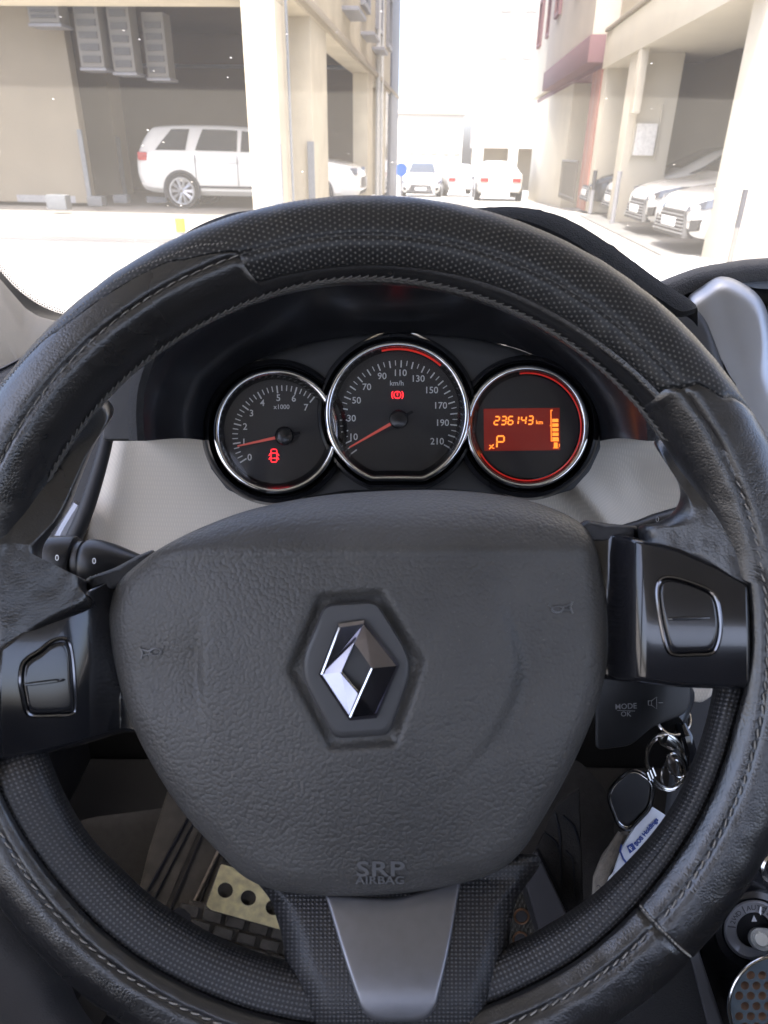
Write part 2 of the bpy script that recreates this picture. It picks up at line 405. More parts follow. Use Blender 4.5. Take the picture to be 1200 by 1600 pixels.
wheel = thing('steering_wheel', 'black leather steering wheel with perforated top arc, silver lower spoke and diamond emblem', 'steering wheel', WCEN)
def seamL(ph): return interp([(30, 152), (62, 134), (78, 116), (100, 108), (180, 106)], ph)
def seamR(ph): return interp([(20, 31), (70, 35), (95, 39), (130, 41)], ph)
c583 = lambda a: phi_at(a, interp([(30, 600), (60, 588), (110, 584), (150, 590)], a))
leather_piece('perforated_leather', M['leather_perf'], seamR, seamL, -110, c583, wheel)
strip_rows = []
def strip(name, a0, a1, m):
    rows = []; n = 160
    for i in range(n + 1):
        a = a0 + (a1 - a0) * i / n; p0 = c583(a) + .3; row = []
        for j in range(41):
            ph = p0 + (262 - p0) * j / 40; r = RT - .0004
            e = (ph - p0) * math.pi / 180 * RT; r -= .0010 * math.exp(-(e / .0012) ** 2)
            eb = min(abs(a - a0), abs(a - a1)) * math.pi / 180 * RC; r -= .001 * math.exp(-(eb / .0015) ** 2)
            row.append(tor(a, ph, r))
        rows.append(row)
    return MB().grid(rows).build(name, m, wheel, angle=60)
strip('inner_leather', 38, 107.5, M['leather'])
def full(a):   # the leather stops at the moulded insert around the lower half, and wraps right round the upper one
    if a > 360: a -= 360
    if a < 14 or a > 168:
        aa = a if a > 100 else a + 360
        b = phi_at(aa, interp(BND, aa)); k = 0
        if a < 14: k = max(0, (a - 8) / 6)
        if 100 < a < 174: k = max(0, (174 - a) / 6)
        return b + (262 - b) * k
    return 262
leather_piece('smooth_leather', M['leather'], seamL, lambda p: 316, -110, full, wheel, na=420)
leather_piece('smooth_leather', M['leather'], lambda p: 316, lambda p: 360 + seamR(p), -110, full, wheel, na=170)

# ---- stitching
def stitch(mb, a0, ph0, a1, ph1, r, lift=.0004, n=5):
    pts = []
    for i in range(n):
        t = i / (n - 1); h = math.sin(math.pi * t)
        pts.append(tor(a0 + (a1 - a0) * t, ph0 + (ph1 - ph0) * t, RT - .0008 + lift + .0006 * h))
    mb.tube(pts, [r * (.55 + .45 * math.sin(math.pi * (i + .5) / n)) for i in range(n)], 5)
st = MB()
a = 196
while a < 385:
    am = a if a < 360 else a - 360; sp = seam_phi(a, round(interp(SEAM, am)))
    stitch(st, a, sp - 1.6, a + 1.15, sp + .6, .00032); a += 1.72
    if 313.5 < a < 318: a = 318
st.build('seam_stitching', M['thread'], wheel); st = MB()
a = 108
while a < 172:
    sp = seam_phi(a, round(interp(SEAM, a))); stitch(st, a, sp - .6, a + 1.5, sp + .4, .00020, lift=.0002); a += 1.9
st.build('seam_stitching', M['thread'], wheel); st = MB()
a = 40
while a < 107:
    sp = seam_phi(a, round(interp(SEAM, a))); stitch(st, a, sp - .6, a + 1.5, sp + .4, .00013, lift=.0); a += 1.9
st.build('seam_stitching', M['thread_dk'], wheel)
st = MB()
for a in [x * .55 for x in range(int(109 / .55), int(165 / .55))]:
    ph = interp([(108, 84), (114, 70), (125, 56), (150, 46), (165, 44)], a)
    stitch(st, a, ph, a + .38, ph + 1, .00022, lift=.0004)
st.build('edge_stitching', M['thread'], wheel); st = MB(); ph = 60
while ph < 150:      # joint at lower right
    stitch(st, 316.45, ph, 316.5, ph + 3.0, .00045, lift=.0009); ph += 5.0
st.build('joint_stitching', M['thread'], wheel)
br = MB()
a = 34.0
while a < 152:
    ph = phi_at(a, interp([(34, 562), (90, 569), (120, 561), (152, 550)], a)) 
    stitch(br, a, ph - 5, a + 1.7, ph + .5, .00042, lift=.0009); stitch(br, a + .5, ph + 6, a + 2.1, ph + .5, .00042, lift=.0009)
    a += 1.28 + rng.uniform(-.06, .06)
br.build('braided_stitching', M['thread_dk'], wheel)

# ---- moulded insert along the lower inner edge
rows, uvr = [], []
for i in range(241):
    a = 176 + 184 * i / 240; b = interp(BND, a); n_ = interp(INN, a); ph = phi_at(a, b); d0 = proj(tor(a, ph))[2] + .0018 + .014 * sig((197 - a) / 1.5) + .008 * sig((a - 352) / 1.5)
    row, ur = [], []
    prof = [(b + 10, d0 + .004), (b + 1, d0 + .0012), (b - 4, d0), (b - 20, d0 + .0006), (b + (n_ - b) * .5, d0 + .0022), (b + (n_ - b) * .72, d0 + .0048), (b + (n_ - b) * .88, d0 + .0085), (n_ + 3, d0 + .013), (n_, d0 + .019), (n_ + 1, d0 + .036), (n_ + 25, d0 + .046)]
    prof = spline([(float(x), float(y)) for x, y in prof], 4, closed=False)
    s = 0; pp = None
    for r_, d_ in prof:
        p = P(WC[0] + r_ * math.cos(R(a)), WC[1] - r_ * math.sin(R(a)), d_)
        if pp is not None: s += (p - pp).length
        pp = p; row.append(p); ur.append((a * math.pi / 180 * .150, s))
    rows.append(row); uvr.append(ur)
MB().grid(rows, uvs=uvr).build('textured_insert', M['carbon'], wheel, angle=70)

# ---- bottom spoke
def d_bot(x, y): return .3075 - .0300 * math.sin(math.pi / 2 * max(0, min(1, (y - 1372) / 222))) + ((x - 618) / 230) ** 2 * .008
sp_out = spline([(400, 1345), (424, 1410), (440, 1462), (447, 1505), (470, 1560), (500, 1625), (610, 1655), (740, 1640), (775, 1560), (790, 1500), (797, 1462), (806, 1408), (835, 1335), (620, 1360)], 10)
mb = MB(); pillow(mb, sp_out, (615, 1480), d_bot, 36, 46, .013, back=.02); mb.build('lower_spoke', M['carbon'], wheel, angle=70)
tr = roundpoly([(508, 1398), (618, 1406), (720, 1376), (700, 1495), (676, 1597), (571, 1598), (543, 1515)], [4, 30, 4, 120, 34, 34, 60], 8)
mb = MB(); pillow(mb, tr, (612, 1490), lambda x, y: d_bot(x, y) - .0016, 14, 5, .0012, back=.004); mb.build('silver_spoke_trim', M['silver_sp'], wheel, angle=50)

# ---- glossy side spokes, their buttons
def d_left(x, y): t = max(0, min(1, (x - 0) / 190)); return .279 + .026 * t + .006 * sig((x - 150) / 14) + ((y - 1060) / 130) ** 2 * .003
lo = spline([(-70, 1080), (-55, 1045), (0, 1008), (60, 960), (135, 922), (200, 890), (250, 880), (290, 980), (295, 1120), (245, 1150), (200, 1144), (130, 1163), (60, 1180), (0, 1189), (-60, 1186)], 8)
ls = MB(); pillow(ls, lo, (90, 1055), d_left, 70, 10, .006, back=.02, samples=260)
left_spoke = ls.build('glossy_side_spoke', M['gloss'], wheel, angle=60)
def d_right(x, y): t = max(0, min(1, (1172 - x) / 210)); return .2795 + .011 * t + .019 * sig((974 - x) / 9) + ((y - 970) / 130) ** 2 * .003
ro = roundpoly([(880, 818), (925, 824), (1000, 842), (1060, 856), (1120, 882), (1173, 913), (1176, 1000), (1174, 1078), (1060, 1074), (950, 1062), (880, 1052)], [5, 5, 10, 10, 10, 8, 5, 8, 10, 10, 5], 5)
rs = MB(); pillow(rs, ro, (1040, 965), d_right, 70, 10, .006, back=.02, samples=260)
right_spoke = rs.build('glossy_side_spoke', M['gloss'], wheel, angle=60)
def button(out, cen, dfun, parent, slot, tone):
    o = spline(out, 6); c = Vector(cen)
    ring = [tuple(c + (Vector(p) - c) * 1.02) for p in o]
    g = MB(); g.tube([P(x, y, dfun(x, y) - .0004) for x, y in ring], .0009, 8, closed=True); g.build('button_rim', M['smoke_chrome'], parent)
    b = MB(); pillow(b, [tuple(c + (Vector(p) - c) * .95) for p in o], cen, lambda x, y: dfun(x, y) - .0015, 18, 7, .0018, back=.003)
    bo = b.build('button', tone, parent, angle=60)
    (x0, y0), (x1, y1) = slot
    s = MB(); s.tube([P(x0 + (x1 - x0) * t, y0 + (y1 - y0) * t, dfun(x0 + (x1 - x0) * t, y0) - .0016) for t in (0, .04, .25, .5, .75, .96, 1)], [.0002, .0006, .0008, .0008, .0008, .0006, .0002], 8)
    s.build('button_ridge', M['gloss'], bo)
button([(62, 1018), (80, 1004), (98, 999), (108, 1006), (113, 1030), (116, 1070), (117, 1105), (110, 1115), (80, 1117), (52, 1117), (42, 1110), (37, 1090), (33, 1065), (36, 1040), (46, 1028)], (78, 1062), d_left, left_spoke, ((38, 1070), (102, 1062)), M['btn'])
button([(1034, 907), (1050, 904), (1080, 912), (1108, 924), (1119, 938), (1124, 962), (1125, 985), (1120, 1008), (1110, 1020), (1082, 1022), (1055, 1022), (1044, 1014), (1036, 985), (1030, 950), (1028, 922)], (1078, 966), d_right, right_spoke, ((1042, 967), (1110, 965)), M['btn'])

# ---- leather that flares from the rim over the spoke ends, and the grained shoulders next to the hub
fl = spline([(145, 950), (136, 925), (133, 906), (102, 909), (78, 902), (67, 882), (67, 856), (81, 832), (107, 795), (125, 750), (148, 695), (178, 640), (140, 620), (80, 690), (0, 800), (-60, 900), (-90, 1000), (-50, 1065), (0, 1040), (70, 990)], 7)
mb = MB(); pillow(mb, fl, (22, 852), lambda x, y: .2815 + max(0, x) / 150 * .014 + .010 * max(0, min(1, (850 - y) / 200)) + .0004 * mnoise.noise(Vector((x * .05, y * .03, 0))), 26, 22, .012, back=.016)
mb.build('spoke_leather', M['leather'], wheel, angle=70)
fr = spline([(1200, 950), (1120, 912), (1060, 885), (1002, 866), (998, 845), (998, 823), (1022, 818), (1046, 806), (1060, 786), (1062, 764), (1050, 735), (1022, 690), (1070, 690), (1130, 740), (1190, 830), (1225, 930)], 7)
mb = MB(); pillow(mb, fr, (1112, 832), lambda x, y: .2825 + max(0, (1150 - x)) / 150 * .015 + .008 * max(0, min(1, (790 - y) / 100)) + .0004 * mnoise.noise(Vector((x * .05, y * .03, 5))), 26, 34, .012, back=.016)
mb.build('spoke_leather', M['leather'], wheel, angle=70)
sh = roundpoly([(135, 932), (134, 904), (180, 887), (215, 868), (240, 858), (262, 900), (220, 915)], 5, 3)
mb = MB(); pillow(mb, sh, (195, 895), lambda x, y: .3085 + (x - 134) / 150 * .008, 8, 14, .006, back=.012); mb.build('grained_shoulder', M['grain_fine'], wheel)
sh = roundpoly([(997, 846), (996, 822), (950, 818), (915, 812), (885, 830), (920, 850)], 5, 3)
mb = MB(); pillow(mb, sh, (940, 832), lambda x, y: .3090 + (997 - x) / 150 * .006, 8, 10, .006, back=.012); mb.build('grained_shoulder', M['grain_fine'], wheel)

# ---- airbag cover
HEX = [(504, 941), (590, 935), (651, 1034), (611, 1153), (521, 1159), (462, 1047)]
def sdpoly(p, poly):
    d = 1e9; inside = False; x, y = p; n = len(poly)
    for i in range(n):
        ax, ay = poly[i]; bx, by = poly[(i + 1) % n]; ex, ey = bx - ax, by - ay; wx, wy = x - ax, y - ay
        t = max(0, min(1, (wx * ex + wy * ey) / (ex * ex + ey * ey))); d = min(d, math.hypot(wx - ex * t, wy - ey * t))
        if (ay > y) != (by > y) and x < (bx - ax) * (y - ay) / (by - ay) + ax: inside = not inside
    return -d if inside else d
def d_hub(x, y):
    d = .2885 + ((x - 575) / 400) ** 2 * .0125 + ((y - 1080) / 320) ** 2 * .006
    if y < 872: d += ((872 - y) / 105) ** 2 * .022 - .0009 * math.exp(-((y - 858) / 14) ** 2)
    xl = 318 - 9 * math.cos((y - 1045) / 55); gl = math.exp(-((y - 1048) / 55) ** 2)
    d += .0040 * sig((xl - x) / 3.5) * gl * math.exp(-max(0, xl - x) / 90) + .0012 * math.exp(-((x - xl) / 6) ** 2) * gl
    xr = 806 - ((y - 1040) / 120) ** 2 * 48; gr = math.exp(-((y - 1050) / 115) ** 2)
    d += .0052 * sig((x - xr) / 7) * gr * math.exp(-max(0, x - xr) / 60) - .0016 * math.exp(-((x - xr) / 14) ** 2) * gr
    s = sdpoly((x, y), HEX)
    if s < 26: d += .0042 * sig((9 - s) / 3.0)
    return d
hub = [(172, 990), (172, 950), (184, 912), (212, 884), (255, 854), (320, 822), (400, 794), (500, 775), (600, 767), (700, 766), (790, 775), (860, 793), (912, 822), (935, 868), (947, 940), (950, 1000), (946, 1050), (930, 1112), (893, 1198), (845, 1285), (815, 1330), (780, 1360), (730, 1378), (660, 1392), (600, 1398), (520, 1400), (440, 1393), (385, 1372), (340, 1330), (285, 1268), (235, 1190), (200, 1115), (180, 1040)]
mb = MB(); pts = resample(spline(hub, 10), 320); c = Vector((556, 1046)); rows = []; NR = 105
rows.append([P(p[0], p[1], d_hub(*p) + .045) for p in pts])
for i in range(NR):
    t = (i / NR) ** 1.12; row = []
    for p in pts:
        b = Vector(p); q = b.lerp(c, t); s = (q - b).length / 38
        row.append(P(q.x, q.y, d_hub(q.x, q.y) + (0 if s >= 1 else .007 * (1 - math.sqrt(max(0, 1 - (1 - s) ** 2))))))
    rows.append(row)
mb.grid(rows, closed_u=True); ci = len(mb.v); mb.v.append(P(c.x, c.y, d_hub(*c))); mb.uv.append((0, 0)); o0 = (len(rows) - 1) * 320
for j in range(320): mb.f.append((o0 + j, o0 + (j + 1) % 320, ci))
airbag = mb.build('airbag_cover', M['grain'], wheel, angle=70)
# emblem plate and the faceted diamond on it
em = MB(); pillow(em, roundpoly([(507, 944), (588, 939), (648, 1036), (608, 1149), (523, 1154), (465, 1047)], [14, 14, 40, 14, 14, 40], 6), (556, 1046), lambda x, y: .2885, 8, 5, .0012, back=.006)
plate = em.build('emblem_plate', M['plate'], airbag, angle=50)
DE = .2876
O = [(528, 975), (569, 969), (624, 1040), (589, 1122), (546, 1126), (498, 1054)]      # outer outline
I = [(553, 1004), (581, 1044), (561, 1083), (533, 1050)]                             # inner diamond
def q(p, h): return P(p[0], p[1], DE - h)
dm = MB(); hi, lo_ = .0034, .0012
Oi = [tuple(Vector(p).lerp(Vector((561, 1048)), .075)) for p in O]
# chamfered rim
dm.grid([[q(p, -.0005) for p in O], [q(p, lo_) for p in O], [q(p, hi * .72) for p in Oi]], closed_u=True)
# four facets, alternately tilted, between the rim and the opening
F = [((Oi[0], .0030), (Oi[1], .0016), (I[0], .0036), (I[3], .0040), (Oi[5], .0022)),
     ((Oi[1], .0016), (Oi[2], .0024), (I[1], .0040), (I[0], .0020)),
     ((Oi[2], .0030), (Oi[3], .0016), (Oi[4], .0024), (I[2], .0040), (I[1], .0040)),
     ((Oi[4], .0024), (Oi[5], .0022), (I[3], .0022), (I[2], .0018))]
for f in F:
    dm.poly([q(p, h) for p, h in f]); dm.poly([q(p, -.0004) for p, h in f])
    n = len(f)
    for i in range(n):
        (a_, ha), (b_, hb) = f[i], f[(i + 1) % n]; dm.poly([q(a_, ha), q(b_, hb), q(b_, -.0004), q(a_, -.0004)])
dm.build('diamond_emblem', M['emblem'], plate, smooth=False)
ch = MB()
for a_, b_, ha, hb in ((Oi[0], Oi[5], .0034, .0030), (I[1], Oi[4], .0043, .0032)):
    ch.tube([q(a_, ha), q(b_, hb)], .00055, 6)
for a_, b_ in ((I[3], I[2]), (I[0], I[3])): ch.tube([q(a_, .0024), q(b_, .0022)], .0005, 6)
ch.build('emblem_edge', M['chrome'], plate)
# moulded lettering and horn marks
tx = MB()
for s_, y_, sz, sx_, bo in (('SRP', 1359, 33, 1.42, .6), ('AIRBAG', 1376, 17, 1.25, .35)):
    def tw(a_, b_, z_): xx, yy = 594 + a_ * sx_ , y_ - b_; return P(xx, yy, d_hub(xx, yy) - z_ * .00007 - .0003)
    vs, fs = text_mesh(s_, tw, sz, 1.05, bo, 6); tx.add(vs, fs)
tx.build('airbag_lettering', M['mould'], airbag, smooth=False)
def horn(cx, cy, flip, rot):
    m = MB(); c_, s_ = math.cos(R(rot)), math.sin(R(rot))
    def w(x, y): x *= flip; X, Y = cx + x * c_ + y * s_, cy + x * s_ * -1 + y * c_; return P(X, Y, d_hub(X, Y) - .0004)
    m.tube([w(-19, -9), w(-15, 0), w(-18, 10)], .00050, 5); m.tube([w(-16, -5), w(-8, -2), w(0, -2)], .00045, 5); m.tube([w(-16, 5), w(-8, 3), w(0, 3)], .00045, 5)
    m.tube([w(5 + 9 * math.cos(k / 14 * 6.283), 1 + 5 * math.sin(k / 14 * 6.283)) for k in range(14)], .00050, 5, closed=True); m.tube([w(13, -1), w(19, -6)], .0003, 5)
    m.build('horn_mark', M['mould'], airbag)
horn(238, 1018, 1, 5); horn(876, 950, -1, 5)
# column shroud behind the hub
def shroud():
    col = MB(); ringpx = roundpoly([(330, 812), (560, 790), (850, 800), (880, 1000), (850, 1150), (560, 1230), (300, 1150), (290, 950)], 60, 5)
    k1 = [(600 + (x - 600) * .72, 960 + (y - 960) * .72) for x, y in ringpx]
    col.slab([P(x, y, .40) for x, y in ringpx], [P(x, y, .60) for x, y in k1])
    o = col.build('column_shroud', M['dark'], angle=50)
    tag(o, 'dark plastic shroud around the steering column behind the wheel hub', 'column shroud'); return o
shroud()
# ================================================================ instrument cluster
DC = 0.54
cl = thing('instrument_cluster', 'dark instrument cluster of three round chrome ringed gauges under its hood', 'gauge cluster', P(620, 700, DC + .02))
def circ(cx, cy, r, n=96, cut=None):
    out = []
    for i in range(n):
        a = 2 * math.pi * i / n; x, y = cx + r * math.cos(a), cy - r * math.sin(a)
        out.append((x, y))
    if cut is not None:
        out = [(x, y) for x, y in out if y < cut]
        k = min(range(len(out)), key=lambda i: -out[i][1] if out[i][0] > cx else 1e9); k = max(range(len(out)), key=lambda i: (out[i][1] if out[i][0] < cx else -1e9))
        h = cut - cy; wx = math.sqrt(r * r - h * h)
        i0 = next(i for i in range(len(out)) if out[i][1] > cy and (i + 1 >= len(out) or (out[i][0] < cx and out[(i + 1) % len(out)][0] > cx)) or False)
        seg = [(cx - wx + 2 * wx * j / 14, cut) for j in range(15)]
        out = out[:i0 + 1] + seg + out[i0 + 1:]
        out = roundpoly(out, 1.5, 1)
    return out
def ring(mb, path, cen, prof, f=1.0):
    """prof: (scale offset px outward, depth offset)"""
    rows = []
    for off, dz in prof:
        row = []
        for x, y in path:
            v = Vector((x - cen[0], y - cen[1])); l = v.length; v = v * ((l + off) / l)
            row.append(P(cen[0] + v.x, cen[1] + v.y, DC + dz))
        rows.append(row)
    mb.grid(rows, closed_u=True)
def cutcirc(cx, cy, r, cut):
    h = cut - cy; a0 = math.asin(h / r); out = []
    for i in range(91):     # from lower right up and round to lower left
        a = -a0 + (math.pi + 2 * a0) * i / 90; out.append((cx + r * math.cos(a), cy - r * math.sin(a)))
    x0, x1 = out[-1][0], out[0][0]
    for i in range(1, 12): out.append((x0 + (x1 - x0) * i / 12, cut))
    return roundpoly(out, 2, 1)
def gauge(name, cx, cy, r, cut, dzface, lift):
    face = cutcirc(cx, cy, r - 12, cut - 12) if cut else circ(cx, cy, r - 12)
    mb = MB(); mb.slab([P(x, y, DC + dzface) for x, y in face], [P(x, y, DC + dzface + .012) for x, y in face])
    g = mb.build(name, M['dial'], cl, smooth=False)
    path = cutcirc(cx, cy, r, cut) if cut else circ(cx, cy, r)
    b = MB()
    arc = [(0 + 5.0 * math.cos(t), -lift - .0026 * math.sin(t)) for t in [math.pi * k / 8 for k in range(9)]]
    prof = [(5.5, .012)] + [(x - 5, z) for x, z in arc] + [(-10.5, -lift + .001), (-12, dzface - .001)]
    ring(b, path, (cx, cy), [prof[0]] + prof[1:10], 1); b.build('chrome_bezel', M['chrome'], g, angle=80)
    b = MB(); ring(b, path, (cx, cy), [(-10, -lift), (-11.5, -lift + .001), (-17, dzface - .0008)]); b.build('inner_ring', M['smoke_chrome'], g, angle=40)
    b = MB(); lf = [(cx + (x - cx) * (r - 9) / (r - 12), cy + (y - cy) * (r - 9) / (r - 12)) for x, y in face]; pillow(b, lf, (cx, cy), lambda x, y: DC - lift - .0012 - .0030 * max(0, 1 - ((x - cx) ** 2 + (y - cy) ** 2) / r ** 2), 14, 3, .001); b.build('clear_cover', M['lens'], g, angle=80)
    return g
tach = gauge('tachometer', 431, 674, 98, None, .006, .000)
spd = gauge('speedometer', 621, 646, 114, 752, .004, .004)
scr = gauge('fuel_display', 824, 667, 97, None, .006, .000)
def ticks(mb, cx, cy, a0, a1, n, r0, r1, major, d, w=1.0, wm=1.5, minor=None):
    for i in range(n + 1):
        a = R(a0 + (a1 - a0) * i / n); mj = i % major == 0; ra = r0 if mj else r0 + (r1 - r0) * .28; ww = wm if mj else w
        c_, s_ = math.cos(a), -math.sin(a); nx, ny = -s_, c_
        mb.add([P(cx + c_ * ra + nx * k * ww / 2, cy + s_ * ra + ny * k * ww / 2, d) if q_ == 0 else P(cx + c_ * r1 + nx * k * ww / 2, cy + s_ * r1 + ny * k * ww / 2, d) for q_, k in ((0, 1), (0, -1), (1, -1), (1, 1))], [(0, 1, 2, 3)])
dT = DC + .0055
mk = MB(); ticks(mk, 442, 681, 212, 51, 28, 67, 79, 4, dT, 1.5, 2.1)
for s_, x, y in (('0', 390, 715), ('1', 381, 691), ('2', 383, 667), ('3', 393, 646), ('4', 410, 630), ('5', 435, 622), ('6', 459, 623), ('7', 478, 637)): ptext(mk, s_, x, y, dT, 14.5, bold=.15)
ptext(mk, 'x1000', 440, 636, dT, 10, bold=.1)
mk.build('dial_markings', M['mark'], tach, smooth=False)
dS = DC + .0035
mk = MB(); ticks(mk, 623, 655, 216, -29.4, 42, 81, 92, 2, dS, 1.3, 2.0)
for s_, x, y in (('10', 552, 683), ('30', 549, 654), ('50', 557, 626), ('70', 573, 605), ('90', 597, 588), ('110', 625, 583), ('130', 653, 592), ('150', 674, 610), ('170', 688, 634), ('190', 691, 661), ('210', 683, 690)): ptext(mk, s_, x, y, dS, 14.5, bold=.12)
ptext(mk, 'km/h', 620, 599, dS, 11, bold=.1)
mk.build('dial_markings', M['mark'], spd, smooth=False)
def needle(cx, cy, tx, ty, tailx, taily, hr, d, g):
    n = MB(); v = (Vector((tx, ty)) - Vector((cx, cy))); L = v.length; v /= L; nx, ny = -v.y, v.x
    w0, w1 = 2.6, 1.2; F = lambda x, y, z: P(x, y, d - z)
    pts = [(cx + nx * w0, cy + ny * w0), (tx + nx * w1, ty + ny * w1), (tx - nx * w1, ty - ny * w1), (cx - nx * w0, cy - ny * w0)]
    n.slab([F(x, y, .0046) for x, y in pts], [F(x, y, .0036) for x, y in pts]); n.build('needle', M['needle'], g, smooth=False)
    t = MB(); w0, w1 = 3.2, 2.0; pts = [(cx + nx * w0, cy + ny * w0), (tailx + nx * w1, taily + ny * w1), (tailx - nx * w1, taily - ny * w1), (cx - nx * w0, cy - ny * w0)]
    t.slab([F(x, y, .0046) for x, y in pts], [F(x, y, .0036) for x, y in pts])
    rows = [[F(cx + r_ * math.cos(a * .2618), cy + r_ * math.sin(a * .2618), z) for a in range(24)] for r_, z in ((hr, 0), (hr, .0045), (hr - 2, .0058), (hr * .5, .0066), (.3, .0068))]
    t.grid(rows, closed_u=True); t.build('needle_cap', M['dark_sheen'], g)
needle(444, 681, 371, 697, 469, 676, 15, dT, tach); needle(623, 655, 546, 699, 645, 643, 15, dS, spd)
# warning lamps
wl = MB(); cx, cy = 428, 712
def line(mb, pts, d, r=.00030): mb.tube([P(x, y, d) for x, y in pts], r, 5)
line(wl, roundpoly([(423.5, 702), (432.5, 702), (432.5, 722), (423.5, 722)], 2, 2) + [(423.5, 704)], dT); line(wl, [(424, 708), (432, 708)], dT, .00028); line(wl, [(424, 716), (432, 716)], dT, .00028)
for s_ in (-1, 1):
    line(wl, [(428 + 5 * s_, 708), (428 + 8 * s_, 712)], dT); line(wl, [(428 + 5 * s_, 714), (428 + 8 * s_, 718)], dT)
wl.build('warning_light', M['red'], tach, label='red door open symbol')
wl = MB(); line(wl, [(621 + 5.5 * math.cos(k * .3142), 617 + 5.5 * math.sin(k * .3142)) for k in range(21)], dS)
for s_ in (0, math.pi): line(wl, [(621 + 9 * math.cos(s_ + k), 617 + 9 * math.sin(s_ + k)) for k in (-.7, -.35, 0, .35, .7)], dS)
line(wl, [(621, 613.5), (621, 618)], dS, .0004); line(wl, [(621, 620.3), (621, 621)], dS, .0004)
wl.build('warning_light', M['red'], spd, label='red brake warning symbol')
# orange display
dD = DC + .0052
rot1 = lambda x, y: (815 + (x - 815) * math.cos(R(-.7)) - (y - 670) * math.sin(R(-.7)), 670 + (x - 815) * math.sin(R(-.7)) + (y - 670) * math.cos(R(-.7)))
s_ = MB(); pts = [rot1(*p) for p in ((756, 638), (875, 638), (875, 704), (756, 704))]; s_.slab([P(x, y, dD) for x, y in pts], [P(x, y, dD + .001) for x, y in pts]); screen = s_.build('display_screen', M['screen'], scr, smooth=False)
SEG = {'0': 'abcdef', '1': 'bc', '2': 'abged', '3': 'abgcd', '6': 'afgedc', '4': 'fgbc', 'P': 'abefg'}
def seven(mb, ch, x, y, w, h, t, slant=.14):
    X = lambda u, v: rot1(x + u * w + (1 - v) * h * slant, y + v * h)
    sg = {'a': ((0, 0), (1, 0)), 'b': ((1, 0), (1, .5)), 'c': ((1, .5), (1, 1)), 'd': ((0, 1), (1, 1)), 'e': ((0, .5), (0, 1)), 'f': ((0, 0), (0, .5)), 'g': ((0, .5), (1, .5))}
    for k in SEG[ch]:
        (u0, v0), (u1, v1) = sg[k]; a_, b_ = Vector(X(u0, v0)), Vector(X(u1, v1)); e = (b_ - a_).normalized(); a_ += e * .7; b_ -= e * .7; n_ = Vector((-e.y, e.x)) * t / 2
        mb.poly([P(*(a_ + n_), dD - .0006), P(*(b_ + n_), dD - .0006), P(*(b_ - n_), dD - .0006), P(*(a_ - n_), dD - .0006)])
dg = MB(); x = 772
for k in '236143':
    seven(dg, k, x if k != '1' else x - 2, 650.5, 7.2 if k != '1' else 7, 12.5, 2.2); x += 10.8 if k != '1' else 9.5
seven(dg, 'P', 776, 681, 11, 18, 2.6, slant=.03)
ptext(dg, 'km', 843, 660, dD - .0006, 9, bold=.15)
for k in range(5): dg.poly([P(*rot1(863 + a_, 655 + k * 7.2 + b_), dD - .0006) for a_, b_ in ((0, 0), (9.5, 0), (9.5, 5.2), (0, 5.2))])
for a_, b_, c_, d_ in ((860.5, 641, 861.8, 690), (860.5, 641, 864, 642.2), (858.5, 665, 861, 666.2), (860.5, 689, 873, 690.2)): dg.poly([P(*rot1(X, Y), dD - .0006) for X, Y in ((a_, b_), (c_, b_), (c_, d_), (a_, d_))])
for a_, b_, c_, d_ in ((865, 692, 871, 700), (873, 694, 874.2, 699), (863.5, 700, 872.5, 701.2)): dg.poly([P(*rot1(X, Y), dD - .0006) for X, Y in ((a_, b_), (c_, b_), (c_, d_), (a_, d_))])
line(dg, [rot1(764, 701), rot1(771, 694)], dD - .0006, .0005); line(dg, [rot1(764, 695), rot1(767, 696)], dD - .0006, .0004); line(dg, [rot1(768, 699), rot1(772, 700)], dD - .0006, .0004)
dg.build('display_digits', M['orange'], screen, smooth=False)
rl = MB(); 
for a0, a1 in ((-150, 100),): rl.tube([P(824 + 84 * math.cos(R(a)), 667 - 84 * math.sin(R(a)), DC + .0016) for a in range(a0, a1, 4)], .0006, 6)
rl.build('red_gleam_arc', M['redglow'], scr)  # glowing red arc stands in for the red gleam on the ring
rl = MB(); rl.tube([P(621 + 101 * math.cos(R(a)), 646 - 101 * math.sin(R(a)), DC - .0020) for a in range(48, 106, 4)], .0010, 6); rl.build('red_gleam_arc', M['redglow'], spd)
# panel behind the gauges with collars
top = spline([(326, 700), (326, 650), (345, 605), (392, 568), (450, 545), (530, 526), (620, 520), (710, 525), (790, 540), (855, 566), (905, 608), (934, 660), (938, 700)], 6, closed=False)
bot = [(922, 735), (895, 765), (850, 778), (780, 778), (700, 770), (540, 772), (460, 785), (400, 784), (355, 765), (328, 730)]
out = roundpoly(list(top) + bot, 3, 1); pm = MB(); pillow(pm, out, (625, 655), lambda x, y: DC + .009, 6, 6, .004, back=.03); pm.build('gauge_panel', M['panel'], cl, angle=50)
for cx, cy, r in ((431, 674, 106), (824, 667, 105)):
    m = MB(); ring(m, circ(cx, cy, r), (cx, cy), [(10, .018), (6, .004), (0, .001), (-2, .004), (-4, .010)]); m.build('gauge_collar', M['dark_sheen'], cl)
m = MB(); ring(m, cutcirc(621, 646, 122, 760), (621, 646), [(6, .012), (2, .002), (-2, .001), (-6, .006)]); m.build('gauge_collar', M['dark_sheen'], cl)
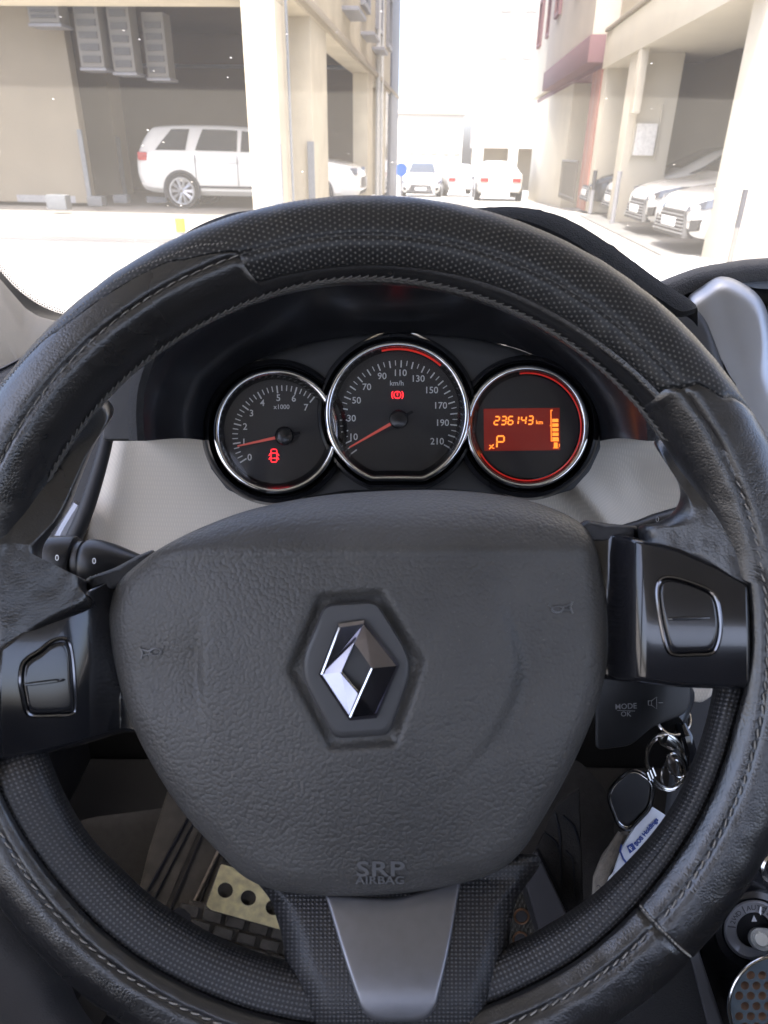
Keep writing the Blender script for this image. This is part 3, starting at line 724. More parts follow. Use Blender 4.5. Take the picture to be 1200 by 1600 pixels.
# hood: underside from its lip to the panel, top skin going over
N_ = 80
lip = resample(spline([(226, 689), (224, 640), (232, 590), (262, 520), (320, 455), (410, 405), (520, 382), (620, 378), (730, 386), (830, 415), (915, 470), (975, 540), (1004, 610), (1012, 689)], 8, closed=False) + [], 2) and spline([(226, 689), (224, 640), (232, 590), (262, 520), (320, 455), (410, 405), (520, 382), (620, 378), (730, 386), (830, 415), (915, 470), (975, 540), (1004, 610), (1012, 689)], 8, closed=False)
pan = spline([(324, 689), (325, 650), (345, 605), (392, 568), (450, 545), (500, 533), (560, 524), (620, 520), (690, 524), (760, 533), (830, 553), (890, 592), (925, 640), (938, 689)], 8, closed=False)
rows = []
for t in [i / 12 for i in range(13)]:
    row = []
    for (ax_, ay_), (bx_, by_) in zip(lip, pan):
        d = .465 + (DC + .010 - .465) * t; e = t ** .8
        bulge = math.sin(math.pi * t) * 10
        row.append(P(ax_ + (bx_ - ax_) * e, ay_ + (by_ - ay_) * e - bulge * .4, d))
    rows.append(row)
hd = MB(); hd.grid(rows); hd.build('hood_underside', M['dark_sheen'], cl, angle=60)
crest = [(600 + (x - 600) * 1.075 + 5, 700 - (700 - y) * 1.13) for x, y in lip]
back = [(600 + (x - 600) * 1.0, 700 - (700 - y) * 1.06) for x, y in lip]
hd = MB(); hd.grid([[P(x, y, .465) for x, y in lip], [P(600 + (x - 600) * 1.03, 700 - (700 - y) * 1.03, .462) for x, y in lip], [P(600 + (x - 600) * 1.065, 700 - (700 - y) * 1.09, .468) for x, y in lip], [P(x, y, .50) for x, y in crest], [P(x, y, .56) for x, y in [(600 + (x - 600) * 1.03, 700 - (700 - y) * 1.075) for x, y in lip]], [P(x, y, .66) for x, y in [(600 + (x - 600) * .92, 700 - (700 - y) * .90) for x, y in lip]]])
hd.build('hood_top', M['felt'], cl, angle=60)
# side cheek of the hood, left
m = MB(); c1 = roundpoly([(160, 689), (164, 620), (185, 560), (222, 520), (240, 560), (226, 620), (227, 689)], 8, 3); pillow(m, c1, (197, 630), lambda x, y: .486, 6, 6, .003, back=.05); m.build('hood_cheek', M['panel'], cl)
m = MB(); c1 = roundpoly([(1012, 689), (1004, 610), (975, 540), (1040, 560), (1085, 640), (1080, 689)], 8, 3); pillow(m, c1, (1035, 640), lambda x, y: .486, 6, 6, .003, back=.05); m.build('hood_cheek', M['panel'], cl)

# fuzzy mat draped over the hood
um = spline([(690, 326), (745, 325), (800, 323), (850, 330), (900, 349), (950, 380), (1000, 416), (1040, 445), (1078, 468), (1090, 481)], 6, closed=False)
lm = spline([(690, 346), (745, 345), (800, 347), (850, 362), (900, 388), (950, 424), (1000, 456), (1030, 474), (1060, 492), (1086, 487)], 6, closed=False)
m = MB(); off = lambda pts, k: [(x + k * .55, y - k) for x, y in pts]
def jag(pts, amp, ph): return [(x + amp * mnoise.noise(Vector((x * .2, ph, 0))), y + amp * mnoise.noise(Vector((x * .23, ph + 9, 3)))) for x, y in pts]
m.grid([[P(x, y, .497) for x, y in off(lm, -3)], [P(x, y, .485) for x, y in lm], [P(x, y, .481) for x, y in off(lm, 6)], [P(x, y, .482) for x, y in jag([tuple(Vector(a_).lerp(Vector(b_), .6)) for a_, b_ in zip(lm, um)], 1.5, 1)], [P(x, y, .486) for x, y in jag(um, 2.5, 5)], [P(x, y, .494) for x, y in um], [P(x, y + 6, .52) for x, y in um], [P(x, y + 30, .56) for x, y in um]])
um2 = spline([(250, 398), (272, 378), (300, 358), (340, 340), (380, 330), (440, 326), (520, 324)], 6, closed=False)
mat_o = m.build('dash_mat', M['felt'], angle=80); tag(mat_o, 'fuzzy black sun mat curling over the right side of the gauge hood', 'dash mat')
m = MB(); m.grid([[P(x + 6, y + 40, .480) for x, y in um2], [P(x + 2, y + 12, .478) for x, y in um2], [P(x, y, .484) for x, y in um2], [P(x, y + 2, .50) for x, y in um2], [P(x, y + 30, .56) for x, y in um2]])
m.build('mat_edge', M['felt'], mat_o)

# ================================================================ dashboard
dash = thing('dashboard', 'dashboard with dark padded top, pale lower trim and silver vent surround', 'dashboard', P(600, 800, .60))
def d_beige(x, y):
    d = .585 + (y - 680) / 200 * .02
    d -= .014 * math.exp(-(((x - 905 - (y - 760) * .8) / 26) ** 2)) * sig((y - 745) / 10) - .012 * sig((x - 985 - (y - 760) * .3) / 10) * sig((y - 740) / 14)
    return d
m = MB(); rows = []
for j in range(50):
    y = 684 + j * 5.5; x0 = 168 - (y - 684) * .33 if y < 860 else 110; x1 = 1095
    rows.append([P(x0 + (x1 - x0) * i / 120, y, d_beige(x0 + (x1 - x0) * i / 120, y) + (.012 * math.exp(-((i) / 3) ** 2))) for i in range(121)])
m.grid([[P(x_, 684, .66) for x_ in [168 + (1095 - 168) * i / 120 for i in range(121)]]] + rows); m.build('pale_trim_panel', M['beige'], dash, angle=60)
# dark shell over and beside it
def slab_px(name, pts, d0, th, mat_, parent, bev=6, drop=.004, rr=8, cen=None, tilt=None, angle=50):
    o = roundpoly(pts, rr, 4); c_ = cen or (sum(p[0] for p in o) / len(o), sum(p[1] for p in o) / len(o))
    m_ = MB(); pillow(m_, o, c_, tilt or (lambda x, y: d0), 12, bev, drop, back=th); return m_.build(name, mat_, parent, angle=angle)
slab_px('dash_side', [(60, 600), (172, 560), (172, 690), (150, 745), (122, 830), (60, 1000), (-120, 1100), (-200, 700)], .60, .1, M['dark'], dash, cen=(40, 800))
m = MB(); pth = spline([(182, 612), (166, 690), (152, 742), (133, 800), (108, 856), (92, 880)], 6, closed=False); m.tube([P(x, y, .575) for x, y in pth], [.0045 + .003 * i / len(pth) for i in range(len(pth))], 12); m.build('vent_surround', M['dark'], dash)
m = MB(); pth = spline([(128, 790), (104, 830), (86, 868), (60, 900)], 5, closed=False); m.tube([P(x, y, .588) for x, y in pth], .0075, 10); m.build('vent_trim', M['silver_sp'], dash)
slab_px('dash_centre', [(1005, 560), (1040, 470), (1090, 440), (2400, 410), (2400, 1500), (1010, 1500), (1085, 900)], .615, .1, M['dark'], dash, rr=20, cen=(1500, 900))
# leather roll along the rear edge of the dash top, right of the hood, then the top pad going forward
rp = spline([(940, 470), (1000, 458), (1045, 440), (1090, 424), (1140, 415), (1200, 409), (1400, 402), (1800, 394), (2400, 385)], 6, closed=False)
m = MB(); m.grid([[P(x, y + 30, .60) for x, y in rp], [P(x, y + 13, .597) for x, y in rp], [P(x, y + 4, .598) for x, y in rp], [P(x, y - 3, .606) for x, y in rp], [P(x, y - 6, .62) for x, y in rp], [P(x, y + 2, .70) for x, y in rp], [P(x, y + 22, 1.0) for x, y in rp]])
m.build('top_pad', leather('dusty_pad', (.03, .03, .032, 1), 900, .0004, rough=.6, dust=.8), dash, angle=60)
lp = spline([(-300, 640), (-60, 600), (0, 575), (30, 560), (80, 535), (160, 500), (260, 460)], 6, closed=False)
m = MB(); m.grid([[P(x, y + 120, .60) for x, y in lp], [P(x, y + 16, .592) for x, y in lp], [P(x, y + 4, .594) for x, y in lp], [P(x, y, .60) for x, y in lp], [P(x, y + 14, .70) for x, y in lp], [P(x, y + 60, 1.0) for x, y in lp]])
m.build('top_pad', M['grain_fine'], dash, angle=60)
m = MB(); m.tube([P(x, y + 2, .593) for x, y in lp], .0011, 6); m.build('pad_piping', M['dark_sheen'], dash)
# pale blue-grey ledge and silver vent surround
slab_px('passenger_ledge', [(1122, 440), (1150, 424), (1210, 418), (2380, 404), (2380, 432), (1180, 452)], .606, .03, simple('grey_ledge', (.20, .22, .25, 1), .35), dash, rr=6, bev=5)
sil = spline([(1074, 470), (1096, 448), (1126, 432), (1160, 442), (1190, 468), (1206, 515), (1216, 590), (1240, 700), (1262, 860), (1195, 850), (1165, 720), (1140, 620), (1122, 560), (1100, 510)], 7)
m = MB(); pillow(m, sil, (1150, 600), lambda x, y: .575 + .010 * sig((1122 + (y - 500) * .28 - x) / 14), 30, 30, .016, back=.04); m.build('silver_surround', M['silver'], dash, angle=70)
slab_px('vent_ring', [(1040, 480), (1075, 468), (1104, 500), (1130, 570), (1150, 660), (1110, 680), (1060, 600)], .572, .04, M['dark'], dash, rr=18, bev=14, drop=.008)
slab_px('console_face', [(1198, 470), (1230, 450), (1560, 440), (1540, 1000), (1240, 1000), (1205, 700)], .59, .05, simple('mauve_grey_panel', (.10, .095, .10, 1), .5), dash, rr=20, bev=10)
# lower body of the dash: what closes the footwell above and behind
def wbox(name, x0, x1, y0, y1, z0, z1, mat_, parent=None, bevel=0.01):
    m_ = MB(); m_.box(x0, x1, y0, y1, z0, z1); return m_.build(name, mat_, parent, bevel=bevel)
# ================================================================ stalks
def lathe_px(mb, x0, y0, x1, y1, prof, d, n=28):
    """turned body along the px axis from (x0, y0) to (x1, y1); prof: (t, radius px)"""
    a = P(x0, y0, d); b = P(x1, y1, d); t_ = (b - a).normalized(); u = t_.cross(AZ).normalized(); k = d / FPX; rows = []
    for t, r in prof:
        c_ = a.lerp(b, t); rows.append([c_ + (u * math.cos(2 * math.pi * j / n) + AZ * math.sin(2 * math.pi * j / n)) * r * k for j in range(n)])
    mb.grid(rows, closed_u=True)
    o = len(mb.v) - n * len(rows); mb.f.append(tuple(o + j for j in range(n))[::-1]); mb.f.append(tuple(len(mb.v) - n + j for j in range(n)))
DSK = .395
sk = MB(); lathe_px(sk, 58, 874, 121, 874, [(0, 26), (.04, 33), (.16, 37), (.92, 37), (.98, 35), (1, 30)], DSK)
sk_o = sk.build('light_stalk', M['stalk'], angle=40); tag(sk_o, 'black light stalk with white lamp symbols, left of the wheel hub', 'indicator stalk')
sk = MB(); lathe_px(sk, 118, 876, 133, 876, [(0, 30), (.1, 31), (.9, 31), (1, 29)], DSK); sk.build('stalk_ring', M['stalk'], sk_o, angle=40)
sk = MB(); lathe_px(sk, 131, 877, 330, 893, [(0, 30), (.02, 34), (.05, 36), (.12, 35.5), (.25, 30), (.40, 20), (.45, 17), (.455, 13), (1, 12)], DSK); sk.build('stalk_arm', M['stalk'], sk_o, angle=40)
sy = MB(); dk = DSK - .0134
ptext(sy, '0', 89, 872, dk, 13, bold=.2); ptext(sy, '0', 147, 877, DSK - .0129, 13, bold=.2)
sy.add([P(118 + 9 + 2.2 * math.cos(k * .6283), 874 + 2.2 * math.sin(k * .6283), DSK - .0114) for k in range(10)], [tuple(range(10))])
def lampsym(mb, cx, cy, f, d, fog=False):
    T = lambda pts: mb.tube([P(cx + x * f, cy + y, d) for x, y in pts], .00020, 5)
    T([(0, -4), (0, 4), (3, 3.4), (4.6, 0), (3, -3.4), (0, -4)])
    for yy in (-3.6, 0, 3.6): T([(-2.2, yy), (-7.5, yy + (0 if yy == 0 else math.copysign(1.5, yy)))])
    if fog: T([(-5, -6), (-4, -2), (-6, 2), (-5, 6)])
lampsym(sy, 90, 894, -1, DSK - .0108); lampsym(sy, 79, 894, 1, DSK - .0108)
for q_ in (0,):
    T = lambda pts: sy.tube([P(x, y, DSK - .0105) for x, y in pts], .00020, 5)
    T([(149, 890), (149, 899), (153, 898), (155, 894), (153, 891), (149, 890)]); [T([(135, 890 + k * 4), (147, 889 + k * 4)]) for k in range(3)]; T([(141, 887), (140, 892), (142, 896), (141, 901)])
sy.build('stalk_symbols', M['white_print'], sk_o, smooth=False)
# wiper stalk peeping out by the right shoulder
sk = MB(); lathe_px(sk, 960, 838, 1090, 806, [(0, 14), (.3, 16), (.5, 20), (.9, 22), (1, 18)], .42)
o = sk.build('wiper_stalk', M['stalk'], angle=40); tag(o, 'slim black wiper stalk tip behind the right wheel shoulder', 'wiper stalk')
sy = MB(); ptext(sy, '0', 1027, 812, .412, 12, bold=.1); ptext(sy, '-----', 1008, 822, .411, 9); sy.build('stalk_symbols', M['mark_dim'], o, smooth=False)
# audio remote under the right spoke
am = MB(); am.slab([P(x, y, .36) for x, y in roundpoly([(930, 1040), (1072, 1040), (1080, 1085), (1072, 1115), (1020, 1135), (985, 1165), (930, 1172)], 12, 4)], [P(x, y, .43) for x, y in roundpoly([(930, 1040), (1072, 1040), (1080, 1085), (1072, 1115), (1020, 1135), (985, 1165), (930, 1172)], 12, 4)])
au = am.build('audio_remote', M['stalk'], bevel=.002); tag(au, 'black audio remote marked MODE OK below the right spoke', 'audio remote')
sy = MB(); ptext(sy, 'MODE', 978, 1104, .3594, 12, bold=.05, rot=-3); ptext(sy, 'OK', 978, 1116, .3594, 11, bold=.05); sy.tube([P(964, 1110, .3594), (P(992, 1111, .3594))], .00012, 4)
T = lambda pts: sy.tube([P(x, y, .3594) for x, y in pts], .00018, 4)
T([(1013, 1095), (1018, 1095), (1018, 1102), (1013, 1102), (1013, 1095)]); T([(1018, 1095), (1026, 1089), (1026, 1108), (1018, 1102)]); T([(1029, 1098), (1036, 1098)])
sy.build('remote_print', M['mark_dim'], au, smooth=False)
m = MB(); m.grid([[P(1000, y, .3592) for y in (1045, 1130)], [P(1001.2, y, .3592) for y in (1045, 1130)]]); m.build('button_gap', M['frit'], au)

# ================================================================ keys hanging from the ignition
def ringpx(mb, cx, cy, rx, ry, d, r, rot=0, dd=0.0, n=40, turns=1.0):
    pts = []
    for k in range(int(n * turns)):
        a = 2 * math.pi * k / n; x, y = rx * math.cos(a), ry * math.sin(a); c_, s_ = math.cos(R(rot)), math.sin(R(rot))
        pts.append(P(cx + x * c_ - y * s_, cy + x * s_ + y * c_, d + dd * math.sin(a)))
    mb.tube(pts, r, 8, closed=(turns == 1.0))
KD = .405
ig = MB(); ig.tube([P(1060, 1085, KD + .06), P(1052, 1112, KD + .01), P(1048, 1128, KD + .004)], [.010, .009, .007], 14)
o = ig.build('ignition_key', M['stalk']); tag(o, 'black ignition key head in its lock above the hanging key rings', 'key')
kr = MB(); ringpx(kr, 1041, 1190, 30, 43, KD, .0011, rot=-12, dd=.006); ringpx(kr, 1040, 1193, 29, 42, KD + .0022, .0011, rot=-12, dd=.006)
rg = kr.build('key_ring', M['steel']); tag(rg, 'large shiny split ring hanging below the ignition beside the insert', 'key ring')
m = MB(); ringpx(m, 1053, 1124, 26, 24, KD + .004, .0010, rot=20, dd=-.006); o = m.build('key_ring', M['steel']); tag(o, 'small steel loop just under the ignition, above the large split ring', 'key ring')
m = MB(); ringpx(m, 1049, 1210, 15, 24, KD + .006, .0009, rot=8, dd=.004); ringpx(m, 1056, 1196, 12, 20, KD - .003, .0008, rot=-30, dd=.004)
o = m.build('key_ring', M['steel']); tag(o, 'pair of small thin rings threaded inside the large split ring', 'key ring')
m = MB(); m.tube([P(1030, 1150, KD - .003), P(1038, 1156, KD - .006), P(1049, 1162, KD - .004), P(1054, 1160, KD)], [.0022, .0038, .0036, .002], 12)
o = m.build('key_clasp', M['steel']); tag(o, 'short satin metal clasp across the top of the split ring', 'clasp')
m = MB(); m.tube([P(1044, 1178, KD), P(1049, 1190, KD - .002), P(1053, 1205, KD), P(1056, 1222, KD + .002)], [.0012, .0024, .0020, .0008], 8); m.tube([P(1046, 1188, KD), P(1060, 1182, KD)], .0009, 6)
o = m.build('charm', simple('tarnished_metal', (.25, .22, .2, 1), .3, metal=1, var=.3, scale=300)); tag(o, 'small tarnished metal charm dangling inside the large split ring', 'charm')
m = MB(); m.tube([P(1062, 1130, KD + .004), P(1070, 1150, KD), P(1076, 1170, KD), P(1074, 1200, KD + .004)], [.003, .0042, .0042, .003], 10)
o = m.build('key_strap', M['gloss']); tag(o, 'glossy black strap hanging right of the split ring', 'key strap')
# black rounded square fob in a nickel frame
fo = roundpoly([(990, 1199), (1022, 1222), (1017, 1262), (982, 1298), (966, 1290), (950, 1247), (956, 1228)], [16, 12, 14, 14, 12, 14, 14], 6)
m = MB(); pillow(m, fo, (986, 1249), lambda x, y: KD - .001, 5, 4, .001, back=.003); fob = m.build('key_fob', M['dark_sheen']); tag(fob, 'black rounded square key fob in a thin nickel frame', 'key fob')
m = MB(); m.tube([P(x, y, KD - .0012) for x, y in fo], .0011, 8, closed=True); m.build('fob_frame', M['smoke_chrome'], fob)
m = MB(); m.tube([P(986 + (x - 986) * .93, 1249 + (y - 1249) * .93, KD - .0018) for x, y in fo], .00035, 6, closed=True); m.build('fob_inlay_line', M['steel'], fob)
m = MB(); 
for i, (a_, b_) in enumerate((((1010, 1206), (1015, 1219)), ((1014, 1203), (1019, 1216)), ((1018, 1199), (1023, 1212)))): m.tube([P(*a_, KD - .002), P(*b_, KD - .002)], .0011, 8)
m.build('fob_hinge', M['steel'], fob)
# white and blue tag
tg = roundpoly([(1012, 1260), (1020, 1261), (1044, 1276), (1010, 1345), (990, 1392), (955, 1370), (972, 1320)], [6, 4, 8, 30, 8, 8, 20], 4)
m = MB(); pillow(m, tg, (1000, 1325), lambda x, y: KD + .006, 5, 4, .001, back=.003); tag_o = m.build('key_tag', M['tag']); tag(tag_o, 'white plastic key tag lettered SOS Holdings in blue', 'key tag')
m = MB(); ptext(m, 'SOS Holdings', 1010, 1300, KD + .0055, 9.6, rot=-51, bold=.5)
for pts in (((979, 1322), (988, 1317), (994, 1326), (984, 1334)),): m.poly([P(x, y, KD + .0055) for x, y in pts])
m.tube([P(x, y, KD + .0056) for x, y in ((971, 1320), (969, 1330), (974, 1342), (980, 1350))], .0006, 5)
m.build('tag_print', M['blue'], tag_o, smooth=False)
m = MB(); ptext(m, 'F', 986, 1326, KD + .0052, 9, rot=-51, bold=.3); m.build('tag_symbol', M['tag'], tag_o, smooth=False)
sp2 = roundpoly([(970, 1298), (985, 1300), (975, 1330), (955, 1360), (950, 1420), (925, 1420), (926, 1370), (940, 1335)], 10, 5)
m = MB(); pillow(m, sp2, (948, 1360), lambda x, y: KD + .011, 5, 5, .0015, back=.003); o = m.build('leather_tag', M['leather_tan']); tag(o, 'worn grey tan leather strap behind the white key tag', 'leather tag')
m = MB(); m.tube([P(x, y, KD + .0105) for x, y in ((968, 1300), (944, 1336), (929, 1370), (927, 1400))], .0009, 6); m.build('strap_edge', M['leather_tan'], o)
m = MB(); ptext(m, '2', 937, 1386, KD + .0103, 13, rot=-60); m.build('strap_print', M['mark_dark'], o, smooth=False)
m = MB(); pillow(m, roundpoly([(968, 1350), (990, 1360), (985, 1395), (945, 1400), (950, 1372)], 4, 3), (965, 1378), lambda x, y: KD + .0085, 4, 3, .0008, back=.001); m.build('tag_paper', M['white_print'], o)
# pale bracket seen between shroud and insert
m = MB(); pillow(m, roundpoly([(1070, 1060), (1118, 1058), (1112, 1088), (1096, 1098), (1076, 1096)], 6, 4), (1092, 1078), lambda x, y: .50, 5, 4, .002, back=.01); m.build('trim_corner', M['beige'], dash)

# ================================================================ footwell
def q_px(name, pts, d, mat_, parent=None, rr=3, bev=4, drop=.004, back=.02, tilt=None, angle=50, cen=None):
    o = roundpoly(pts, rr, 3); c_ = cen or (sum(p[0] for p in o) / len(o), sum(p[1] for p in o) / len(o)); m_ = MB(); pillow(m_, o, c_, tilt or (lambda x, y: d), 8, bev, drop, back=back); return m_.build(name, mat_, parent, angle=angle)
fm = q_px('floor_mat', [(120, 1280), (900, 1180), (960, 1250), (960, 1620), (-100, 1900), (-100, 1500)], 1.10, M['mat_dark'], rr=30, back=.01, cen=(400, 1450)); tag(fm, 'worn dark rubber mat on the driver side floor', 'floor mat')
kick = thing('kick_panel', 'dusty grey ribbed sill panel left of the metal pedal', 'kick panel', P(280, 1350, 1.02))
q_px('ribbed_panel', [(262, 1235), (345, 1300), (352, 1350), (312, 1450), (215, 1400), (232, 1330)], 1.03, M['dusty'], kick, rr=3, bev=4, back=.03)
for k, (a_, b_, wd, mt) in enumerate((((300, 1290), (246, 1395), 1.6, 'frit'), ((309, 1300), (262, 1408), 1.2, 'dusty'), ((316, 1304), (270, 1412), 2.0, 'dark'), ((292, 1282), (233, 1388), 2.2, 'frit'), ((334, 1345), (296, 1425), 2.6, 'leather_tan'), ((340, 1340), (310, 1418), 1.4, 'dark'))):
    m = MB(); kk = 1.03 / FPX; m.tube([P(a_[0] + (b_[0] - a_[0]) * t, a_[1] + (b_[1] - a_[1]) * t, 1.027) for t in (-.25, 0, .5, 1, 1.3)], wd * kk, 6); m.build('rib', M[mt], kick)
# wide aluminium pad of the brake pedal, with punched holes over a brick patterned rubber tread
PDT = lambda x, y: .985 + (x - 380) * .00002
pd = thing('brake_pedal', 'bright perforated metal pedal pad over brick patterned rubber', 'pedal', P(385, 1480, 1.0))
holes = [(352, 1391, 12), (388, 1403, 12), (427, 1418, 12), (463, 1432, 12)]
def plate_with_holes(name, outline, holes, dfun, mat_, parent, th=.004):
    bm = bmesh.new(); es = []
    loops = [outline] + [[(cx + r * math.cos(k * math.pi / 10), cy + r * math.sin(k * math.pi / 10)) for k in range(20)] for cx, cy, r in holes]
    for lp_ in loops:
        vs = [bm.verts.new((x, y, 0)) for x, y in lp_]; es += [bm.edges.new((vs[i], vs[(i + 1) % len(vs)])) for i in range(len(vs))]
    bmesh.ops.triangle_fill(bm, use_beauty=True, use_dissolve=False, edges=es)
    bm.verts.ensure_lookup_table(); bm.verts.index_update()
    pts = [(v.co.x, v.co.y) for v in bm.verts]
    fs = [tuple(v.index for v in f.verts) for f in bm.faces
          if not any(math.hypot(f.calc_center_median().x - cx, f.calc_center_median().y - cy) < r * .9 for cx, cy, r in holes)]
    m_ = MB(); m_.add([P(x, y, dfun(x, y)) for x, y in pts], fs); m_.add([P(x, y, dfun(x, y) + th) for x, y in pts], fs)
    n0 = 0
    for lp_ in loops:
        n = len(lp_); m_.grid([[P(x, y, dfun(x, y)) for x, y in lp_], [P(x, y, dfun(x, y) + th) for x, y in lp_]], closed_u=True)
    bm.free(); return m_.build(name, mat_, parent, smooth=False)
plate_with_holes('pedal_pad', roundpoly([(322, 1415), (345, 1350), (420, 1370), (500, 1410), (500, 1470), (330, 1422)], 3, 2), holes, PDT, M['pedal'], pd)
q_px('pad_backing', [(318, 1420), (345, 1345), (510, 1400), (510, 1475)], 1.0, M['rubber'], pd, back=.02)
bk = MB()
def brick(cx, cy, w_, h_, rot):
    c_, s_ = math.cos(R(rot)), math.sin(R(rot)); pts = [(cx + x * c_ - y * s_, cy + x * s_ + y * c_) for x, y in ((-w_, -h_), (w_, -h_), (w_, h_), (-w_, h_))]
    pillow(bk, roundpoly(pts, 2, 2), (cx, cy), lambda x, y: .999, 4, 3, .003, back=.008)
for r_ in range(5):
    for c__ in range(-1, 6):
        cx = 332 + c__ * 36 + (r_ % 2) * 18 - r_ * 1; cy = 1432 + r_ * 21 + (cx - 332) * .27; brick(cx, cy, 15.5, 8.5, 15)
bk.build('tread_blocks', M['rubber'], pd)
q_px('tread_base', [(295, 1405), (520, 1465), (500, 1600), (270, 1540)], 1.008, M['dusty'], pd, back=.02)
# accelerator side: patterned mat, arm, pad
ac = thing('accelerator_pedal', 'dark grey accelerator pedal arm between hub and insert', 'pedal', P(860, 1450, .9))
q_px('pedal_arm', [(812, 1352), (838, 1328), (888, 1432), (880, 1470), (850, 1480)], .86, simple('grey_pedal_plastic', (.055, .055, .06, 1), .6, var=.1, scale=60), ac, rr=4, bev=5, back=.02)
q_px('pedal_arm_flank', [(806, 1362), (815, 1356), (852, 1450), (842, 1475)], .87, M['dark'], ac, rr=2, bev=3)
q_px('tunnel_mat', [(835, 1330), (870, 1255), (905, 1230), (912, 1420), (900, 1500), (880, 1460)], .93, M['mat_dark'], ac, rr=4, bev=4)
m = MB()
for pts in (((868, 1270), (874, 1300), (876, 1340), (878, 1385)), ((850, 1300), (868, 1315), (875, 1335)), ((880, 1275), (896, 1290), (905, 1320)), ((885, 1330), (895, 1345), (898, 1400)), ((838, 1325), (868, 1380), (888, 1425))): m.tube([P(x, y, .928) for x, y in spline(pts, 5, closed=False)], .0012, 6)
m.build('mat_grooves', M['frit'], ac)
hm = q_px('heel_plate', [(780, 1380), (800, 1368), (825, 1400), (842, 1470), (840, 1530), (780, 1530)], .95, weave('studded_mat', (.05, .048, .04, 1), .006, .0012, coord='Object', rot=0, contrast=.5), rr=8); tag(hm, 'dark studded heel plate with round copper rimmed buttons', 'heel plate')
for cx, cy in ((815, 1432), (813, 1468)):
    m = MB(); m.tube([P(cx + 11 * math.cos(k * .3142), cy + 11 * math.sin(k * .3142), .946) for k in range(20)], .0015, 6, closed=True); st_ = m.build('stud_rim', simple('copper_rim', (.35, .2, .12, 1), .35, metal=1), hm)
    m = MB(); m.add([P(cx + 9 * math.cos(k * .3142), cy + 9 * math.sin(k * .3142), .945) for k in range(20)], [tuple(range(20))]); m.build('stud', M['dark'], st_, smooth=False)
# floor, firewall, doors, roof: the shell round the driver
shell = thing('car', 'white car we sit in, its bonnet and beige lined front pillar showing', 'car', Vector((0.3, -.3, .28)))
wbox('floor_pan', -.62, 1.05, -1.6, 1.2, .10, .16, M['carpet'], shell)
wbox('firewall', -.62, 1.05, 1.08, 1.16, .16, 1.02, M['carpet'], shell)
wbox('dash_bulkhead', -.45, 1.0, .80, .90, .80, 1.06, M['dark'], shell)
wbox('rear_light_block', -.62, 1.05, -1.66, -1.6, .16, 1.48, M['seat'], shell)  # unseen wall, raised across the rear window to cut light from behind
wbox('roof', -.66, 1.12, -1.6, .60, 1.70, 1.75, M['headliner'], shell)
wbox('right_door', 1.05, 1.12, -1.6, 1.2, .16, 1.08, M['dark'], shell)
wbox('right_pillar', 1.05, 1.09, -.60, -.45, 1.08, 1.70, M['dark'], shell)
wbox('left_pillar', -.64, -.60, -.55, -.42, .98, 1.72, M['dark'], shell)
wbox('left_door', -.66, -.60, -1.6, 1.2, .16, .95, M['dark'], shell)
# bonnet
white = simple('white_car_paint', (.78, .78, .76, 1), .25, var=.02, coat=.5)
m = MB(); rows = []
for i in range(17):
    v = i / 16; row = []
    for j in range(21):
        u = j / 20; x = -.45 + 1.45 * u; e = abs(u - .5) * 2
        row.append(Vector((x, 1.22 + .95 * v, 1.10 - .05 * v ** 2 - .06 * v ** 6 - .05 * e ** 6 + .012 * math.exp(-((e - .62) / .05) ** 2))))
    rows.append(row)
m.grid(rows); m.build('bonnet', white, shell)
# windscreen plane
WN = Vector((0, .69, 1)).normalized(); WP = Vector((0, .98, 1.17))
def on_ws(x, y, off=0.0):
    r_ = ray(x, y); t = (WP - EYE).dot(WN) / r_.dot(WN); return EYE + r_ * t + WN * off
def ws_d(x, y): return proj(on_ws(x, y))[2]
fr_in = [(-60, 330), (-30, 390), (0, 429), (20, 451), (40, 467), (60, 480), (80, 489), (100, 495), (140, 500), (200, 503)]
fr_out = [(-85, 345), (-45, 400), (0, 437), (20, 461), (40, 484), (60, 496), (80, 502), (100, 506), (140, 513), (200, 520)]
fi, fo_ = spline(fr_in, 5, closed=False), spline(fr_out, 5, closed=False)
gl = NT('windscreen_glass'); tr_ = gl.n('BsdfTransparent'); gs = gl.n('BsdfGlossy'); gs.inputs['Roughness'].default_value = .02; df = gl.n('BsdfTranslucent'); df.inputs[0].default_value = (.85, .80, .70, 1)
fz = gl.n('Fresnel'); fz.inputs[0].default_value = 1.45; mx1 = gl.n('MixShader'); gl.l(gl.math('MULTIPLY', fz.outputs[0], .35), mx1.inputs[0]); gl.l(tr_.outputs[0], mx1.inputs[1]); gl.l(gs.outputs[0], mx1.inputs[2])
spk = gl.ramp(gl.voro(70), [(.05, 1.0), (.09, 0.0)]); spn = gl.ramp(gl.noise(30, 2), [(.5, 0.0), (.62, 1.0)])
film = gl.math('MULTIPLY_ADD', gl.noise(5, 4), .03, .038)
dust = gl.math('ADD', film, gl.math('MULTIPLY', gl.math('MULTIPLY', spk, spn), .5))
mx2 = gl.n('MixShader'); gl.l(dust, mx2.inputs[0]); gl.l(mx1.outputs[0], mx2.inputs[1]); gl.l(df.outputs[0], mx2.inputs[2]); gl.l(mx2.outputs[0], gl.out.inputs[0])
M['glass'] = gl.m
wo_ = [(-85, 345)] + fo_[1:] + [(300, 540), (700, 560), (1350, 500)]
gp = [on_ws(x, y) for x, y in wo_] + [Vector((1.02, .35, 1.17 + .69 * .63)), Vector((-.60, .35, 1.17 + .69 * .63))]
m = MB(); m.poly(gp); wsg = m.build('windscreen', M['glass'], smooth=False); tag(wsg, 'clear dusty windscreen with black edged lower corner on the left', 'windscreen')
